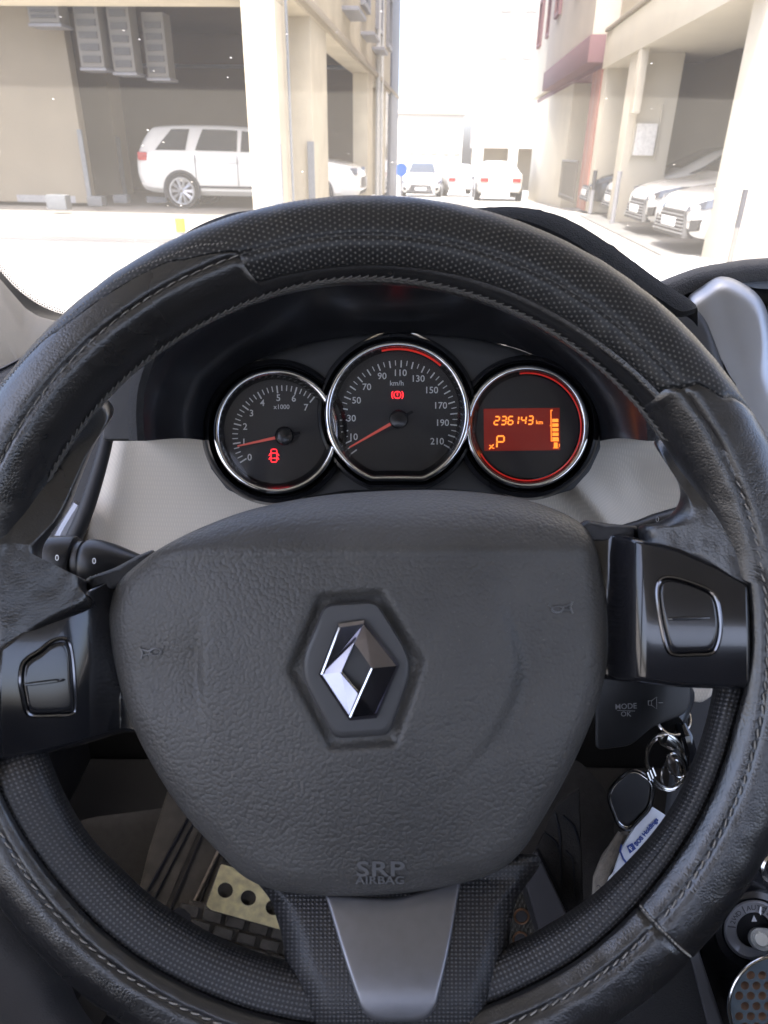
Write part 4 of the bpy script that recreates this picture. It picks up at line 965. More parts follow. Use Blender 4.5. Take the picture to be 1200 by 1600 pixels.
m = MB(); m.grid([[on_ws(x + 3, y - 6, -.003) for x, y in fi], [on_ws(x, y, -.003) for x, y in fo_], [on_ws(x - 6, y + 14, -.002) for x, y in fo_]]); m.build('black_edge', M['frit'], wsg, smooth=False)
m = MB()
L = resample(fi, 10) and fi
cum = [0]
for a_, b_ in zip(fi, fi[1:]): cum.append(cum[-1] + math.dist(a_, b_))
def along(s):
    for i in range(len(fi) - 1):
        if cum[i + 1] >= s:
            t = (s - cum[i]) / (cum[i + 1] - cum[i]); a_, b_ = Vector(fi[i]), Vector(fi[i + 1]); e = (b_ - a_).normalized(); return a_.lerp(b_, t), Vector((e.y, -e.x))
    return Vector(fi[-1]), Vector((0, -1))
for rw in range(6):
    s = 0 if rw % 2 else 2.3
    while s < cum[-1]:
        p_, n_ = along(s); c_ = p_ + n_ * (6 + rw * 3.4); r_ = 2.1 - rw * .3
        m.poly([on_ws(c_.x + r_ * math.cos(k * 1.0472), c_.y + r_ * math.sin(k * 1.0472), -.0032) for k in range(6)]); s += 4.6
m.build('dot_band', M['frit'], wsg, smooth=False)
# beige lining of the pillar
pl = [(-85, 345), (-45, 400), (0, 436), (20, 459), (40, 482), (60, 494), (80, 500), (100, 504), (140, 511), (220, 520), (240, 640), (60, 640), (-200, 640), (-260, 300)]
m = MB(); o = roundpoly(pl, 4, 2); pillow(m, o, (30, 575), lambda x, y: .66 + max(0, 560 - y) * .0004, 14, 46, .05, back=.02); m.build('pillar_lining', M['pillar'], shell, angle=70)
# seat base and sill left of the wheel's lower edge
seat = thing('driver_seat', 'dark seat cushion edge below the wheel at lower left', 'seat', P(0, 1700, .62))
m = MB(); pillow(m, spline([(-300, 1350), (-40, 1390), (60, 1470), (120, 1560), (150, 1700), (-300, 1800)], 6), (-80, 1600), lambda x, y: .55, 10, 80, .06, back=.1); m.build('cushion', M['seat'], seat, angle=60)
sill = thing('door_sill', 'dusty dark door sill with pale edge strips at lower left', 'door sill', P(100, 1700, .80))
for a_, b_, wd, mt in (((55, 1460), (-30, 1620), 13, 'dusty'), ((90, 1470), (20, 1640), 3, 'beige'), ((150, 1480), (60, 1640), 26, 'dark_sheen'), ((240, 1500), (150, 1640), 26, 'dark'), ((200, 1540), (140, 1640), 4, 'dusty'), ((225, 1550), (165, 1640), 6, 'dusty'), ((265, 1560), (200, 1650), 9, 'dusty')):
    m = MB(); k = .80 / FPX; m.tube([P(a_[0] + (b_[0] - a_[0]) * t, a_[1] + (b_[1] - a_[1]) * t, .80) for t in (-.5, 0, .5, 1, 1.3)], wd * k * .62, 8); m.build('strip', M[mt], sill)
# ================================================================ centre console, right
con = thing('centre_console', 'dark centre console edge at lower right beside the drive selector', 'console', P(1080, 1650, .55))
q_px('console_side', [(850, 1500), (1085, 1445), (1100, 1520), (1170, 1700), (800, 1720)], .56, M['carpet'], con, rr=14, bev=16, back=.06, cen=(1000, 1600))
q_px('console_well', [(1085, 1330), (1540, 1240), (1540, 1800), (1150, 1700), (1092, 1500)], .60, M['dark_sheen'], con, rr=14, bev=10, back=.06, cen=(1250, 1550))
q_px('console_edge', [(1072, 1470), (1084, 1462), (1110, 1540), (1150, 1660), (1120, 1660)], .552, simple('console_edge_grey', (.05, .05, .053, 1), .5, bump=.0002, bscale=900), con, rr=6, bev=10)
kb = thing('drive_selector', 'silver ringed drive mode knob marked 2WD and AUTO', 'selector knob', P(1178, 1455, .59))
def disc(name, cx, cy, prof, mat_, parent, n=64, angle=40):
    m_ = MB(); m_.grid([[P(cx + r_ * math.cos(2 * math.pi * k / n), cy + r_ * math.sin(2 * math.pi * k / n), d_) for k in range(n)] for r_, d_ in prof], closed_u=True); return m_.build(name, mat_, parent, angle=angle)
rg_ = disc('dial_ring', 1178, 1453, [(44, .592), (47, .586), (46, .579), (43, .577), (41, .578), (28, .579), (27, .583)], simple('knob_silver', (.42, .42, .44, 1), .35, metal=.7, var=.05), kb)
disc('knob_well', 1178, 1453, [(28, .582), (24, .584), (.1, .584)], M['dial'], kb)
disc('outer_dark_ring', 1178, 1453, [(64, .60), (60, .59), (50, .588), (46, .592)], M['dark_sheen'], kb)  # dark plastic ring around the dial
m = MB(); 
def arc_text(mb, s, cx, cy, r, a0, step, size, d):
    for i, ch in enumerate(s):
        a = a0 + i * step; ptext(mb, ch, cx + r * math.sin(R(a)), cy - r * math.cos(R(a)), d, size, rot=a, bold=.1)
arc_text(m, 'AUTO', 1178, 1453, 34.5, -14, 13, 11, .5775); arc_text(m, '2WD', 1178, 1453, 34.5, -70, 14, 11, .5775); arc_text(m, 'LOCK', 1178, 1453, 34.5, 42, 13, 11, .5775)
for a in (-27, 30, -82): m.tube([P(1178 + r_ * math.sin(R(a)), 1453 - r_ * math.cos(R(a)), .5776) for r_ in (29, 41)], .0005, 4)
m.build('dial_lettering', M['mark_dark'], rg_, smooth=False)
m = MB(); m.poly([P(x, y, .5835) for x, y in ((1178, 1430), (1183, 1440), (1174, 1440))]); m.poly([P(x, y, .5773) for x, y in ((1188, 1416), (1190, 1417), (1189, 1431), (1186, 1426))]); m.build('pointer_mark', M['white_print'], kb, smooth=False)
m = MB(); m.tube([P(1186, 1467, .583), P(1188, 1468, .572), P(1190, 1468, .560)], [.0085, .0082, .0078], 20); m.tube([P(1190, 1468, .566), P(1240, 1475, .570)], .0085, 16); m.build('grip', simple('knob_grey', (.30, .30, .28, 1), .4), kb)
m = MB(); m.tube([P(1189, 1468, .5605), P(1190, 1468, .5575)], [.0055, .0045], 16); m.build('grip_cap', simple('knob_cap', (.55, .54, .48, 1), .35), kb)
# cup with honeycomb lid
cup = thing('cup', 'clear lidded cup with honeycomb holes in the console', 'cup', P(1210, 1570, .60))
CX, CY = 1218, 1572
disc('cup_wall', CX, CY, [(62, .62), (70, .56), (77, .535), (81, .532), (82, .527), (79, .525), (76, .527), (75, .531)], simple('clear_dark_plastic', (.10, .11, .12, 1), .12, var=.1, coat=.5), cup)
m = MB(); m.tube([P(CX + 79 * math.cos(k * .13), CY + 79 * math.sin(k * .13), .5248) for k in range(48)], .0011, 8, closed=True); m.build('lid_rim', M['steel'], cup)
hol = []
for j in range(-5, 6):
    for i in range(-5, 6):
        x = CX + i * 18 + (j % 2) * 9; y = CY + j * 16
        if math.hypot(x - CX, y - CY) < 66: hol.append((x, y, 6.6))
lid = [(CX + 76 * math.cos(k * .1309), CY + 76 * math.sin(k * .1309)) for k in range(48)]
plate_with_holes('honeycomb_lid', lid, hol, lambda x, y: .530, simple('lid_grey_blue', (.12, .15, .17, 1), .25, metal=.4, var=.15, scale=80), cup, th=.0015)
disc('cup_contents', CX, CY, [(73, .540), (40, .539), (.1, .539)], simple('brown_contents', (.30, .17, .10, 1), .6, var=.4, scale=120), cup)
m = MB()
ir = MB(); ringpx(ir, 1206, 1356, 14, 18, .585, .003, rot=10); o = ir.build('console_ring', M['steel']); tag(o, 'chrome ring cut by the right picture edge above the selector', 'trim ring')
# ================================================================ outside: ground, buildings
cream = simple('cream_painted_wall', (.44, .39, .29, 1), .85, var=.11, scale=2.0, bump=.003, bscale=30)
cream_lt = simple('pale_cream_wall', (.52, .48, .39, 1), .85, var=.04, scale=1.5, bump=.002, bscale=30)
beige_w = simple('beige_wall', (.27, .235, .175, 1), .9, var=.06, scale=1, bump=.003, bscale=20)
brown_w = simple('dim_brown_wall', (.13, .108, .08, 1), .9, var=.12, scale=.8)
conc = simple('concrete_floor', (.22, .21, .19, 1), .8, var=.12, scale=.8, bump=.003, bscale=20)
road = simple('pale_dusty_road', (.27, .26, .24, 1), .9, var=.08, scale=.6, bump=.004, bscale=25)
purple = simple('mauve_render', (.16, .085, .09, 1), .8, var=.08, scale=2)
redb = NT('red_brick_cladding'); br_ = redb.n('TexBrick'); br_.inputs['Scale'].default_value = 4; br_.inputs['Color1'].default_value = (.36, .16, .12, 1); br_.inputs['Color2'].default_value = (.28, .12, .09, 1); br_.inputs['Mortar'].default_value = (.35, .3, .26, 1); redb.l(redb.coord('Object'), br_.inputs['Vector']); redb.set(Base_Color=br_.outputs[0], Roughness=.8); redb = redb.m
darkwin = simple('dark_window_glass', (.03, .035, .045, 1), .12, spec=.8)
steelp = simple('dark_post_steel', (.05, .05, .055, 1), .5)
greyp = simple('grey_post', (.22, .22, .23, 1), .5)
acw = simple('ac_white', (.17, .16, .14, 1), .6, var=.05)
def gz(v): return 0 if v < 18 else -(v - 18) * .034   # the street falls away gently
gr = MB(); gr.grid([[Vector((x, y, gz(y))) for x in (-400, -60, -20, 0, 20, 60, 400)] for y in (-60, -10, 10, 18, 20, 24, 34, 50, 80, 200, 600)])
struct(gr.build('ground', road, org=Vector((0, 0, 0))))
m = MB(); m.sbox(-16, -2.9, 11.0, 24, -.05, .02); g = struct(m.build('garage_floor', conc, bevel=.02))
m = MB(); m.sbox(3.1, 14, 10.95, 18.2, -.05, .03); struct(m.build('parking_floor', simple('shaded_parking_concrete', (.13, .128, .12, 1), .6, var=.2, scale=1.5), bevel=.02))  # darker floor colour stands in for the shade before the cars

M['guard'] = simple('guard_grey', (.16, .17, .18, 1), .5)
def part(name, mat_, parent, boxes, bevel=.015):
    m_ = MB()
    for b in boxes: m_.sbox(*b)
    return m_.build(name, mat_, parent, bevel=bevel)
def windows(parent, u, v0, v1, z0, z1, nv, nz, side, frame_mat, wv=1.1, wz=1.3):
    for i in range(nv):
        for j in range(nz):
            vc = v0 + (i + .5) * (v1 - v0) / nv; zc = z0 + (j + .5) * (z1 - z0) / nz; s = side
            f = MB()
            for b in ((vc - wv / 2 - .08, vc + wv / 2 + .08, zc + wz / 2, zc + wz / 2 + .1), (vc - wv / 2 - .08, vc + wv / 2 + .08, zc - wz / 2 - .1, zc - wz / 2), (vc - wv / 2 - .08, vc - wv / 2, zc - wz / 2, zc + wz / 2), (vc + wv / 2, vc + wv / 2 + .08, zc - wz / 2, zc + wz / 2)):
                f.sbox(min(u, u + s * .1), max(u, u + s * .1), b[0], b[1], b[2], b[3])
            fo2 = f.build('window', frame_mat, parent, smooth=False)
            p = MB(); p.sbox(min(u - s * .05, u + s * .03), max(u - s * .05, u + s * .03), vc - wv / 2, vc + wv / 2, zc - wz / 2, zc + wz / 2); p.build('pane', darkwin, fo2, smooth=False)
# ---- left: flats over an open car park
FL = -2.07
bl = thing('parking_building', 'cream building on the left with open ground floor parking', 'building', S(-8, 18, 0))
part('front_beam', cream, bl, [(-16, FL, 9.7, 10.3, 2.82, 3.7)])
part('corner_column', cream, bl, [(-2.46, FL, 9.7, 10.32, 0, 2.82)])
part('column', cream, bl, [(-2.45, FL, 12.1, 13.6, 0, 2.98)])
part('column', cream, bl, [(-2.45, FL, 20.3, 21.6, 0, 2.98)])
part('column', cream, bl, [(-2.45, FL, 25, 26, 0, 2.98)])
part('inner_wall', cream, bl, [(-2.62, -2.48, 10.9, 12.0, .02, 3.0)])
part('side_facade', cream, bl, [(-2.5, FL, 10.32, 31, 2.98, 14)])
part('facade_ledge', beige_w, bl, [(FL + .002, FL + .10, 10.32, 31, 3.02, 3.12)])
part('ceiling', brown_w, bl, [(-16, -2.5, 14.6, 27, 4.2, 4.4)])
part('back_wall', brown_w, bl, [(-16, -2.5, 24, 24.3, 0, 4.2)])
part('side_wall', beige_w, bl, [(-16.3, -16, 9.7, 24.3, 0, 7)])
part('room_wall', beige_w, bl, [(-16, -8.15, 17.2, 17.5, .1, 4.2)])
part('pillar', beige_w, bl, [(-9.5, -8.75, 20.4, 21.2, .1, 4.2)])
part('lower_facade', darkwin, bl, [(-2.4, FL - .02, 26, 31, 0, 2.98)])
part('tall_shadowed_block', simple('blue_grey_shadow', (.10, .11, .14, 1), .5, var=.2, scale=1), bl, [(-2.4, FL + .06, 27.5, 31.2, -.7, 16)])  # shadow on this edge of the building put into the dark colour
windows(bl, FL, 14, 28, 3.6, 6.0, 4, 1, 1, greyp, 1.2, 1.2)
for v_ in (15.5, 18.6, 21.2): part('canopy', greyp, bl, [(FL, FL + .32, v_, v_ + 1.3, 3.55, 3.62)])
m = MB(); m.tube([S(FL + .08, 22.2, 0), S(FL + .08, 22.2, 9)], .06, 8); m.tube([S(FL + .08, 23.4, 0), S(FL + .08, 23.4, 9)], .05, 8); m.build('drain_pipe', simple('pipe_grey', (.5, .5, .48, 1), .5), bl)
for u_, v_, h_ in ((-8.10, 17.1, 1.6), (-8.62, 20.3, 1.5), (-2.10, 9.66, 1.35), (-2.10, 12.06, 1.4)): m = MB(); m.sbox(u_ - .05, u_ + .05, v_ - .05, v_, .1, h_); m.build('corner_guard', M['guard'], bl)
m = MB(); m.sbox(-9.9, -8.5, 17.19, 17.198, .1, .25); m.build('skirting', simple('guard_grey2', (.3, .3, .3, 1), .6), bl)
# graffiti-like painted numbers on the corner column
gm = MB(); vs, fs = text_mesh('250', lambda a_, b_, z_: S(-2.24 + a_ * .9 , 9.694, 2.07 + b_ + a_ * .45), .22, bold=.0); gm.add(vs, fs); gm.build('column_paint', simple('faded_grey_paint', (.40, .40, .38, 1), .8), bl, smooth=False)
# louvred cabinets and air conditioners on brackets, up in the garage
def louvre(u, v, z0, w_, h_, label):
    t = thing('air_conditioner', label, 'air conditioner', S(u, v, z0), 'air conditioners hung high in the garage')
    part('case', acw, t, [(u, u + w_, v, v + .45, z0, z0 + h_)])
    f = MB()
    for k in range(5): f.sbox(u + .06, u + w_ - .06, v - .03, v - .004, z0 + .08 + k * (h_ - .16) / 5, z0 + .08 + (k + .55) * (h_ - .16) / 5)
    f.build('grille', simple('ac_grille', (.08, .08, .075, 1), .6), t, smooth=False)
    part('bracket', greyp, t, [(u - .03, u + w_ + .03, v - .02, v + .5, z0 - .06, z0 - .005)])
    return t
louvre(-8.35, 16.2, 3.42, .62, .62, 'pale square air conditioner, leftmost of those under the garage ceiling')
louvre(-7.62, 16.6, 2.72, .50, 1.2, 'tall pale louvred air conditioner between the square one and the short one')
louvre(-7.02, 16.8, 2.66, .46, 1.25, 'tall pale louvred air conditioner, second from the right under the ceiling')
louvre(-6.46, 17.2, 2.60, .46, 1.15, 'tall pale louvred air conditioner, rightmost and farthest of the row')
m = MB(); m.tube([S(-15, 23.9, 3.4), S(-2.6, 23.9, 3.4)], .05, 8); m.build('service_pipe', M['guard'], bl)
m = MB(); m.tube([S(-6.0, 23.9, .1), S(-6.0, 23.9, 4.1)], .04, 8); m.build('service_pipe', M['guard'], bl)
m = MB(); m.sbox(-5.6, -4.4, 18.0, 18.12, 4.08, 4.16); m.build('ceiling_tube_light', acw, bl, bevel=.01)
m = MB(); m.tube([S(-2.02, 10.12, 0), S(-2.02, 10.12, 2.9)], .018, 6); m.build('conduit', M['guard'], bl)
# wheel stops / blocks on the garage floor
blk = simple('grey_block', (.11, .12, .13, 1), .8)
for i, (px_, D, w_, h_, lb) in enumerate(((60, 15.2, .42, .28, 'largest grey concrete block, on the floor before the left wall'), (125, 16.4, .34, .2, 'grey concrete block just right of the largest block'), (168, 17.5, .34, .18, 'small grey block below the shaded pillar'), (228, 17.8, .5, .14, 'flat grey block nearest the white estate car'))):
    u_ = (px_ - 690) / 1205 * D; m = MB(); m.sbox(u_ - w_ / 2, u_ + w_ / 2, D, D + .25, .1, .1 + h_)
    o = m.build('concrete_block', blk, bevel=.03); tag(o, lb, 'concrete block', 'blocks on the garage floor')
# yellow topped post out in front
o = thing('bollard', 'thin post with yellow cap standing in the sunlit yard', 'bollard', S(-3.05, 8.6, 0))
m = MB(); m.tube([S(-3.05, 8.6, 0), S(-3.05, 8.6, .42)], .045, 12); m.build('post', greyp, o)
m = MB(); m.tube([S(-3.05, 8.6, .42), S(-3.05, 8.6, .56)], .055, 12); m.build('cap', simple('yellow_paint', (.75, .42, .02, 1), .5), o)
# ---- right: flats over parking, mauve building, far block
FR = 3.45
b1 = thing('parking_building', 'cream building on the right with cars parked under it', 'building', S(8, 14, 0))
part('column', cream_lt, b1, [(3.62, 14, 10.3, 10.9, 0, 3.05)])  # column widened out of view into a wall that shades the cars
part('column', cream_lt, b1, [(3.52, 4.42, 16.5, 17.1, 0, 3.05)])
part('column', cream_lt, b1, [(3.52, 4.2, 19.4, 19.9, 0, 3.05)])
part('beam', cream_lt, b1, [(FR, 5.2, 10.3, 19.7, 3.05, 3.75)])
part('upper_facade', cream_lt, b1, [(FR + .25, 4.4, 8.0, 19.7, 3.75, 12)])
part('front_beam', cream_lt, b1, [(4.5, 14, 10.3, 10.8, 3.5, 12)])
part('ceiling', simple('ceiling_paint', (.42, .39, .33, 1), .9), b1, [(4.4, 14, 10.9, 18.4, 3.3, 3.5)])
part('back_wall', beige_w, b1, [(4.45, 14, 18.2, 18.5, 0, 3.3)])
part('far_side_wall', beige_w, b1, [(9.5, 9.8, 10.8, 18.2, 0, 3.3)])
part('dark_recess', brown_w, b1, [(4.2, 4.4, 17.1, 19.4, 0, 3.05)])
part('pilaster', cream_lt, b1, [(3.46, 3.6, 15.9, 16.2, 2.0, 3.05)])
part('meter_box', simple('meter_white', (.74, .73, .70, 1), .5), b1, [(3.70, 4.10, 16.38, 16.49, 1.28, 1.85)])
m = MB(); m.sbox(3.66, 3.69, 16.44, 16.49, 1.2, 2.2); m.sbox(4.14, 4.17, 16.44, 16.49, 1.2, 2.2); m.build('conduit', cream_lt, b1, bevel=.005)
m = MB(); m.tube([S(6.25, 15.0, 3.30), S(6.25, 15.0, 3.22)], [.16, .13], 16); m.build('ceiling_lamp', greyp, b1)
part('ledge', beige_w, b1, [(FR - .05, FR + .24, 10.3, 19.7, 3.76, 3.83)])
b2 = thing('apartment_building', 'cream and mauve apartment building with brick clad entrance pier', 'building', S(5, 25, 0))
part('brick_pier', redb, b2, [(3.50, 4.4, 19.95, 21.2, 0, 3.1)])
part('pier', cream_lt, b2, [(3.50, 4.4, 24.2, 34, -.7, 3.1)])
part('recess_wall', simple('pale_blue_wall', (.42, .46, .50, 1), .8), b2, [(4.6, 4.8, 21.2, 24.2, 0, 3.1)])
part('mauve_band', purple, b2, [(3.12, 3.5, 19.9, 29, 3.2, 3.75)])
part('overhang', purple, b2, [(3.5, 4.6, 19.9, 34, 3.1, 3.24)])
part('upper_wall', simple('warm_grey_render', (.48, .43, .37, 1), .85, var=.05, scale=1), b2, [(3.16, 4.4, 19.9, 29, 3.75, 15)])
part('upper_wall', cream_lt, b2, [(3.40, 4.4, 29, 36, 3.3, 15)])
windows(b2, 3.16, 21.0, 28.6, 4.3, 10.4, 2, 2, -1, purple, .9, 1.4)
windows(b2, 3.40, 29.5, 35.5, 4.3, 10.4, 2, 2, -1, purple, .9, 1.4)
m = MB()
for k in range(9): m.tube([S(3.42, 21.3 + k * .35, .1), S(3.42, 21.3 + k * .35, 1.1)], .02, 6)
m.tube([S(3.42, 21.3, 1.1), S(3.42, 24.1, 1.1)], .03, 6); m.tube([S(3.42, 21.3, .2), S(3.42, 24.1, .2)], .02, 6); o = m.build('railing', acw); tag(o, 'white metal railing in front of the pale blue recess', 'railing')
b3 = thing('distant_building', 'haze pale tower block closing the end of the street', 'building', S(6, 75, 0))
haze_pale = simple('haze_pale_wall', (.42, .395, .35, 1), .9, var=.04, scale=.3)  # distance haze put into the pale wall and window colours
part('wall', haze_pale, b3, [(2.1, 12, 70, 80, 1.6, 34)]); part('ground_floor_pier', haze_pale, b3, [(2.1, 3.0, 70, 71, -2.2, 1.6), (5.2, 6.0, 70, 71, -2.2, 1.6), (8.2, 9, 70, 71, -2.2, 1.6)]); part('ground_floor_wall', beige_w, b3, [(2.1, 12, 73, 73.5, -2.2, 1.6)])
for i in range(3):
    for j in range(7):
        m = MB(); u_ = 3.6 + i * 2.0; z_ = 5 + j * 3.2; m.sbox(u_, u_ + .9, 69.93, 69.99, z_, z_ + 1.0); m.build('window', simple('haze_pale_window', (.24, .235, .22, 1), .5) if i + j == 0 else bpy.data.materials['haze_pale_window'], b3, smooth=False)
b4 = thing('distant_building', 'low pale building far off between street and tower', 'building', S(-5, 90, 0))
part('wall', haze_pale, b4, [(-14, 1.5, 92, 100, -3, 5)]); part('roof', haze_pale, b4, [(-14.2, 1.7, 91.8, 100.2, 5, 5.4)])
m = MB()
for k in range(5): m.sbox(-4.6 + k * 1.3, -3.9 + k * 1.3, 91.9, 91.99, 1, 2.4)
m.build('window', bpy.data.materials['haze_pale_window'], b4, smooth=False)
# posts
def post(px_, D, h, w_, mat_, lb, white=True):
    u_ = (px_ - 690) / 1210 * D; t = thing('parking_post', lb, 'post', S(u_, D, 0), 'slim posts along the right kerb')
    m_ = MB(); m_.tube([S(u_, D, 0), S(u_, D, h * .55)], w_, 8); m_.build('base', greyp if not white else acw, t); m_ = MB(); m_.tube([S(u_, D, h * .55), S(u_, D, h)], w_, 8); m_.build('shaft', mat_, t)
post(1137, 9.6, .95, .035, steelp, 'black and white post at the foot of the near right column')
post(948, 16.0, 1.0, .05, greyp, 'grey post left of the parked cars, nearest the brick pier', False)
post(912, 19.0, .95, .05, steelp, 'thin dark post in front of the brick clad pier', False)
post(926, 19.6, .95, .05, steelp, 'thin dark post just right of the brick clad pier', False)
# leaning green rack by the near column
t = thing('leaning_pole', 'thin grey green pole leaning by the near right column', 'pole', S(4.05, 9.6, 0))
m = MB(); m.tube([S(3.95, 9.5, .02), S(4.3, 9.5, 1.25)], .028, 8); m.build('pole', simple('green_grey', (.14, .24, .22, 1), .5), t)
m = MB(); m.sbox(3.86, 4.16, 9.42, 9.6, 0, .12); m.build('foot', simple('green_grey2', (.2, .3, .28, 1), .5), t, bevel=.02)
t = thing('roadside_sign', 'small blue disc sign on a short pole far down the street', 'sign', S(-2.0, 34, -.5))
m = MB(); m.tube([S(-2.0, 34, -.5), S(-2.0, 34, .75)], .05, 8); m.build('pole', greyp, t)
m = MB(); m.tube([S(-2.0, 33.95, .55), S(-2.0, 33.9, .55)], .26, 20); m.build('disc', simple('blue_sign', (.02, .10, .55, 1), .5), t)

# ================================================================ vehicles
tyre = simple('tyre_rubber', (.03, .03, .03, 1), .8); rimm = simple('alloy_rim', (.45, .46, .48, 1), .3, metal=.7); lampg = simple('headlight_glass', (.10, .11, .13, 1), .1, metal=.3); lampr = simple('tail_light_red', (.35, .02, .02, 1), .2); cglass = simple('car_glass', (.03, .035, .04, 1), .08, spec=.8)
plast = simple('car_black_plastic', (.03, .03, .03, 1), .5); plate_w = simple('number_plate', (.7, .7, .68, 1), .5)
def car(name, label, pos, rz, prof, length, width, wheel_r, axles, paint, group=None, cat='car', detail=True, win=None, lamp=None):
    """prof: (x, z_low, z_belt, z_roof, half width) from tail (x=0) to nose; lofted, then wheels, glass and lamps"""
    t = thing(name, label, cat, S(*pos), group); t.rotation_euler = (0, 0, rz)
    ORG[t.name] = Vector((0, 0, 0)); rows = []; pf = spline(prof, 4, closed=False)
    for x, zl, zb, zr, hw in pf:
        sec = []; cab = zr - zb; x_ = x - length / 2
        half = [(hw * .86, zl), (hw * .97, zl + .10), (hw, zl + (zb - zl) * .45), (hw * .985, zb - .10), (hw * .95, zb)]
        if cab > .06: half += [(hw * .93 - .12 * cab / .5, zb + cab * .5), (hw * .90 - .22 * cab / .5, zr - .05), (hw * .78 - .22 * cab / .5, zr)]
        else: half += [(hw * .88, zb + cab * .5 + .004), (hw * .75, zb + cab * .8 + .01), (hw * .6, zr + .012)]
        half += [(0, zr + .02)]
        sec = [Vector((x_, y, z)) for y, z in half] + [Vector((x_, -y, z)) for y, z in half[-2::-1]]
        rows.append(sec)
    m_ = MB(); m_.grid(rows); m_.poly(rows[0]); m_.poly(rows[-1])
    bd = m_.build('body', paint, t, angle=38)
    for ax in axles:
        for s_ in (-1, 1):
            x_ = ax - length / 2; y_ = s_ * (width / 2 - .10)
            m_ = MB(); rr = []
            for r_, o_ in ((.3 * wheel_r, .085), (.72 * wheel_r, .09), (.75 * wheel_r, .115), (.95 * wheel_r, .12), (wheel_r, .09), (wheel_r, -.09), (.9 * wheel_r, -.11)): rr.append([Vector((x_ + r_ * math.cos(k * .2618), y_ + s_ * o_, wheel_r + r_ * math.sin(k * .2618))) for k in range(24)])
            m_.grid(rr, closed_u=True); wh = m_.build('wheel', tyre, t, angle=40)
            m_ = MB()
            for k in range(10):
                a_ = k * math.pi / 5
                for dd in (-.09, .09):
                    m_.tube([Vector((x_ + .08 * wheel_r * math.cos(a_), y_ + s_ * .115, wheel_r + .08 * wheel_r * math.sin(a_))), Vector((x_ + .70 * wheel_r * math.cos(a_ + dd), y_ + s_ * .12, wheel_r + .70 * wheel_r * math.sin(a_ + dd)))], .016, 5)
            m_.tube([Vector((x_ + .70 * wheel_r * math.cos(k * .2618), y_ + s_ * .118, wheel_r + .70 * wheel_r * math.sin(k * .2618))) for k in range(24)], .022, 6, closed=True)
            m_.build('rim', rimm, wh, angle=40)
            m_ = MB(); ar = [(x_ + (wheel_r + .05) * math.cos(a_), wheel_r + (wheel_r + .05) * math.sin(a_)) for a_ in [math.pi * k / 16 for k in range(-2, 19)]]
            m_.grid([[Vector((x, s_ * (width / 2 + .004), z)) for x, z in ar], [Vector((x_ + (x - x_) * .86, s_ * (width / 2 + .006), wheel_r + (z - wheel_r) * .86)) for x, z in ar], [Vector((x_ + (x - x_) * .86, s_ * (width / 2 - .25), wheel_r + (z - wheel_r) * .86)) for x, z in ar]]); m_.build('wheel_arch', plast, t, angle=40)
    def at(x):   # section at x
        for a_, b_ in zip(pf, pf[1:]):
            if a_[0] <= x <= b_[0]:
                k = (x - a_[0]) / (b_[0] - a_[0]); return [p + (q_ - p) * k for p, q_ in zip(a_, b_)]
        return pf[-1]
    def sideglass(x0, x1, x2, x3, f0=.10, f1=.86):
        for s_ in (-1, 1):
            g_ = MB(); pts = []
            N = 6; rows_ = []
            for k in range(N + 1):
                xa = x0 + (x3 - x0) * k / N; xb = x1 + (x2 - x1) * k / N; rw = []
                for f, x in ((f0, xa), (.5, (xa + xb) / 2), (f1, xb)):
                    _, zl, zb, zr, hw = at(x); cab = zr - zb; ym = hw * .95 + (hw * .93 - .12 * cab / .5 - hw * .95) * f / .5 if f <= .5 else (hw * .93 - .12 * cab / .5) + ((hw * .90 - .22 * cab / .5) - (hw * .93 - .12 * cab / .5)) * (f - .5) / .5 * (cab * .5) / max(.01, cab * .5 - .05)
                    rw.append(Vector((x - length / 2, s_ * (ym + .012), zb + cab * f)))
                rows_.append(rw)
            g_.grid(rows_); g_.build('side_window', cglass, t, angle=60)
    for w_ in (win or []): sideglass(*w_)
    return t, at
def loft_sheet(t, at, length, xs, mat_, name, off=.012, f0=-.8, f1=.8):
    """glass lying on the sloping skin between stations xs"""
    rows = []
    for x in xs:
        _, zl, zb, zr, hw = at(x); cab = zr - zb; top = hw * .78 - .22 * cab / .5 if cab > .06 else hw * .62
        rows.append([Vector((x - length / 2, top * f * 1.02, zr + off + .018)) for f in [f0 + (f1 - f0) * k / 6 for k in range(7)]])
    m_ = MB(); m_.grid(rows); return m_.build(name, mat_, t, angle=60)
wpaint = simple('white_paint_clean', (.62, .61, .57, 1), .22, var=.02, coat=.6)
# estate / sport utility seen from its side in the garage: nose to the right
PR = [(0, .55, 1.04, 1.12, .86), (.08, .42, 1.12, 1.36, .91), (.26, .36, 1.16, 1.62, .94), (.46, .34, 1.17, 1.70, .95), (1.2, .30, 1.17, 1.73, .96), (2.4, .30, 1.16, 1.71, .96), (3.05, .30, 1.14, 1.60, .96), (3.55, .30, 1.12, 1.32, .96), (3.75, .30, 1.10, 1.15, .96), (4.3, .30, 1.05, 1.08, .95), (4.85, .32, .95, .97, .92), (5.04, .36, .80, .84, .86), (5.10, .46, .66, .70, .80)]
t, at = car('parked_suv', 'white sport utility car side on in the garage, nose behind the cream columns', (-4.52, 18.4, .0), 0, PR, 5.1, 1.92, .39, (1.02, 4.08), wpaint, win=[(.46, .80, 1.22, 1.16), (1.38, 1.52, 2.32, 2.34), (2.42, 2.42, 2.95, 3.36)])
t.rotation_euler[2] = -ALPHA
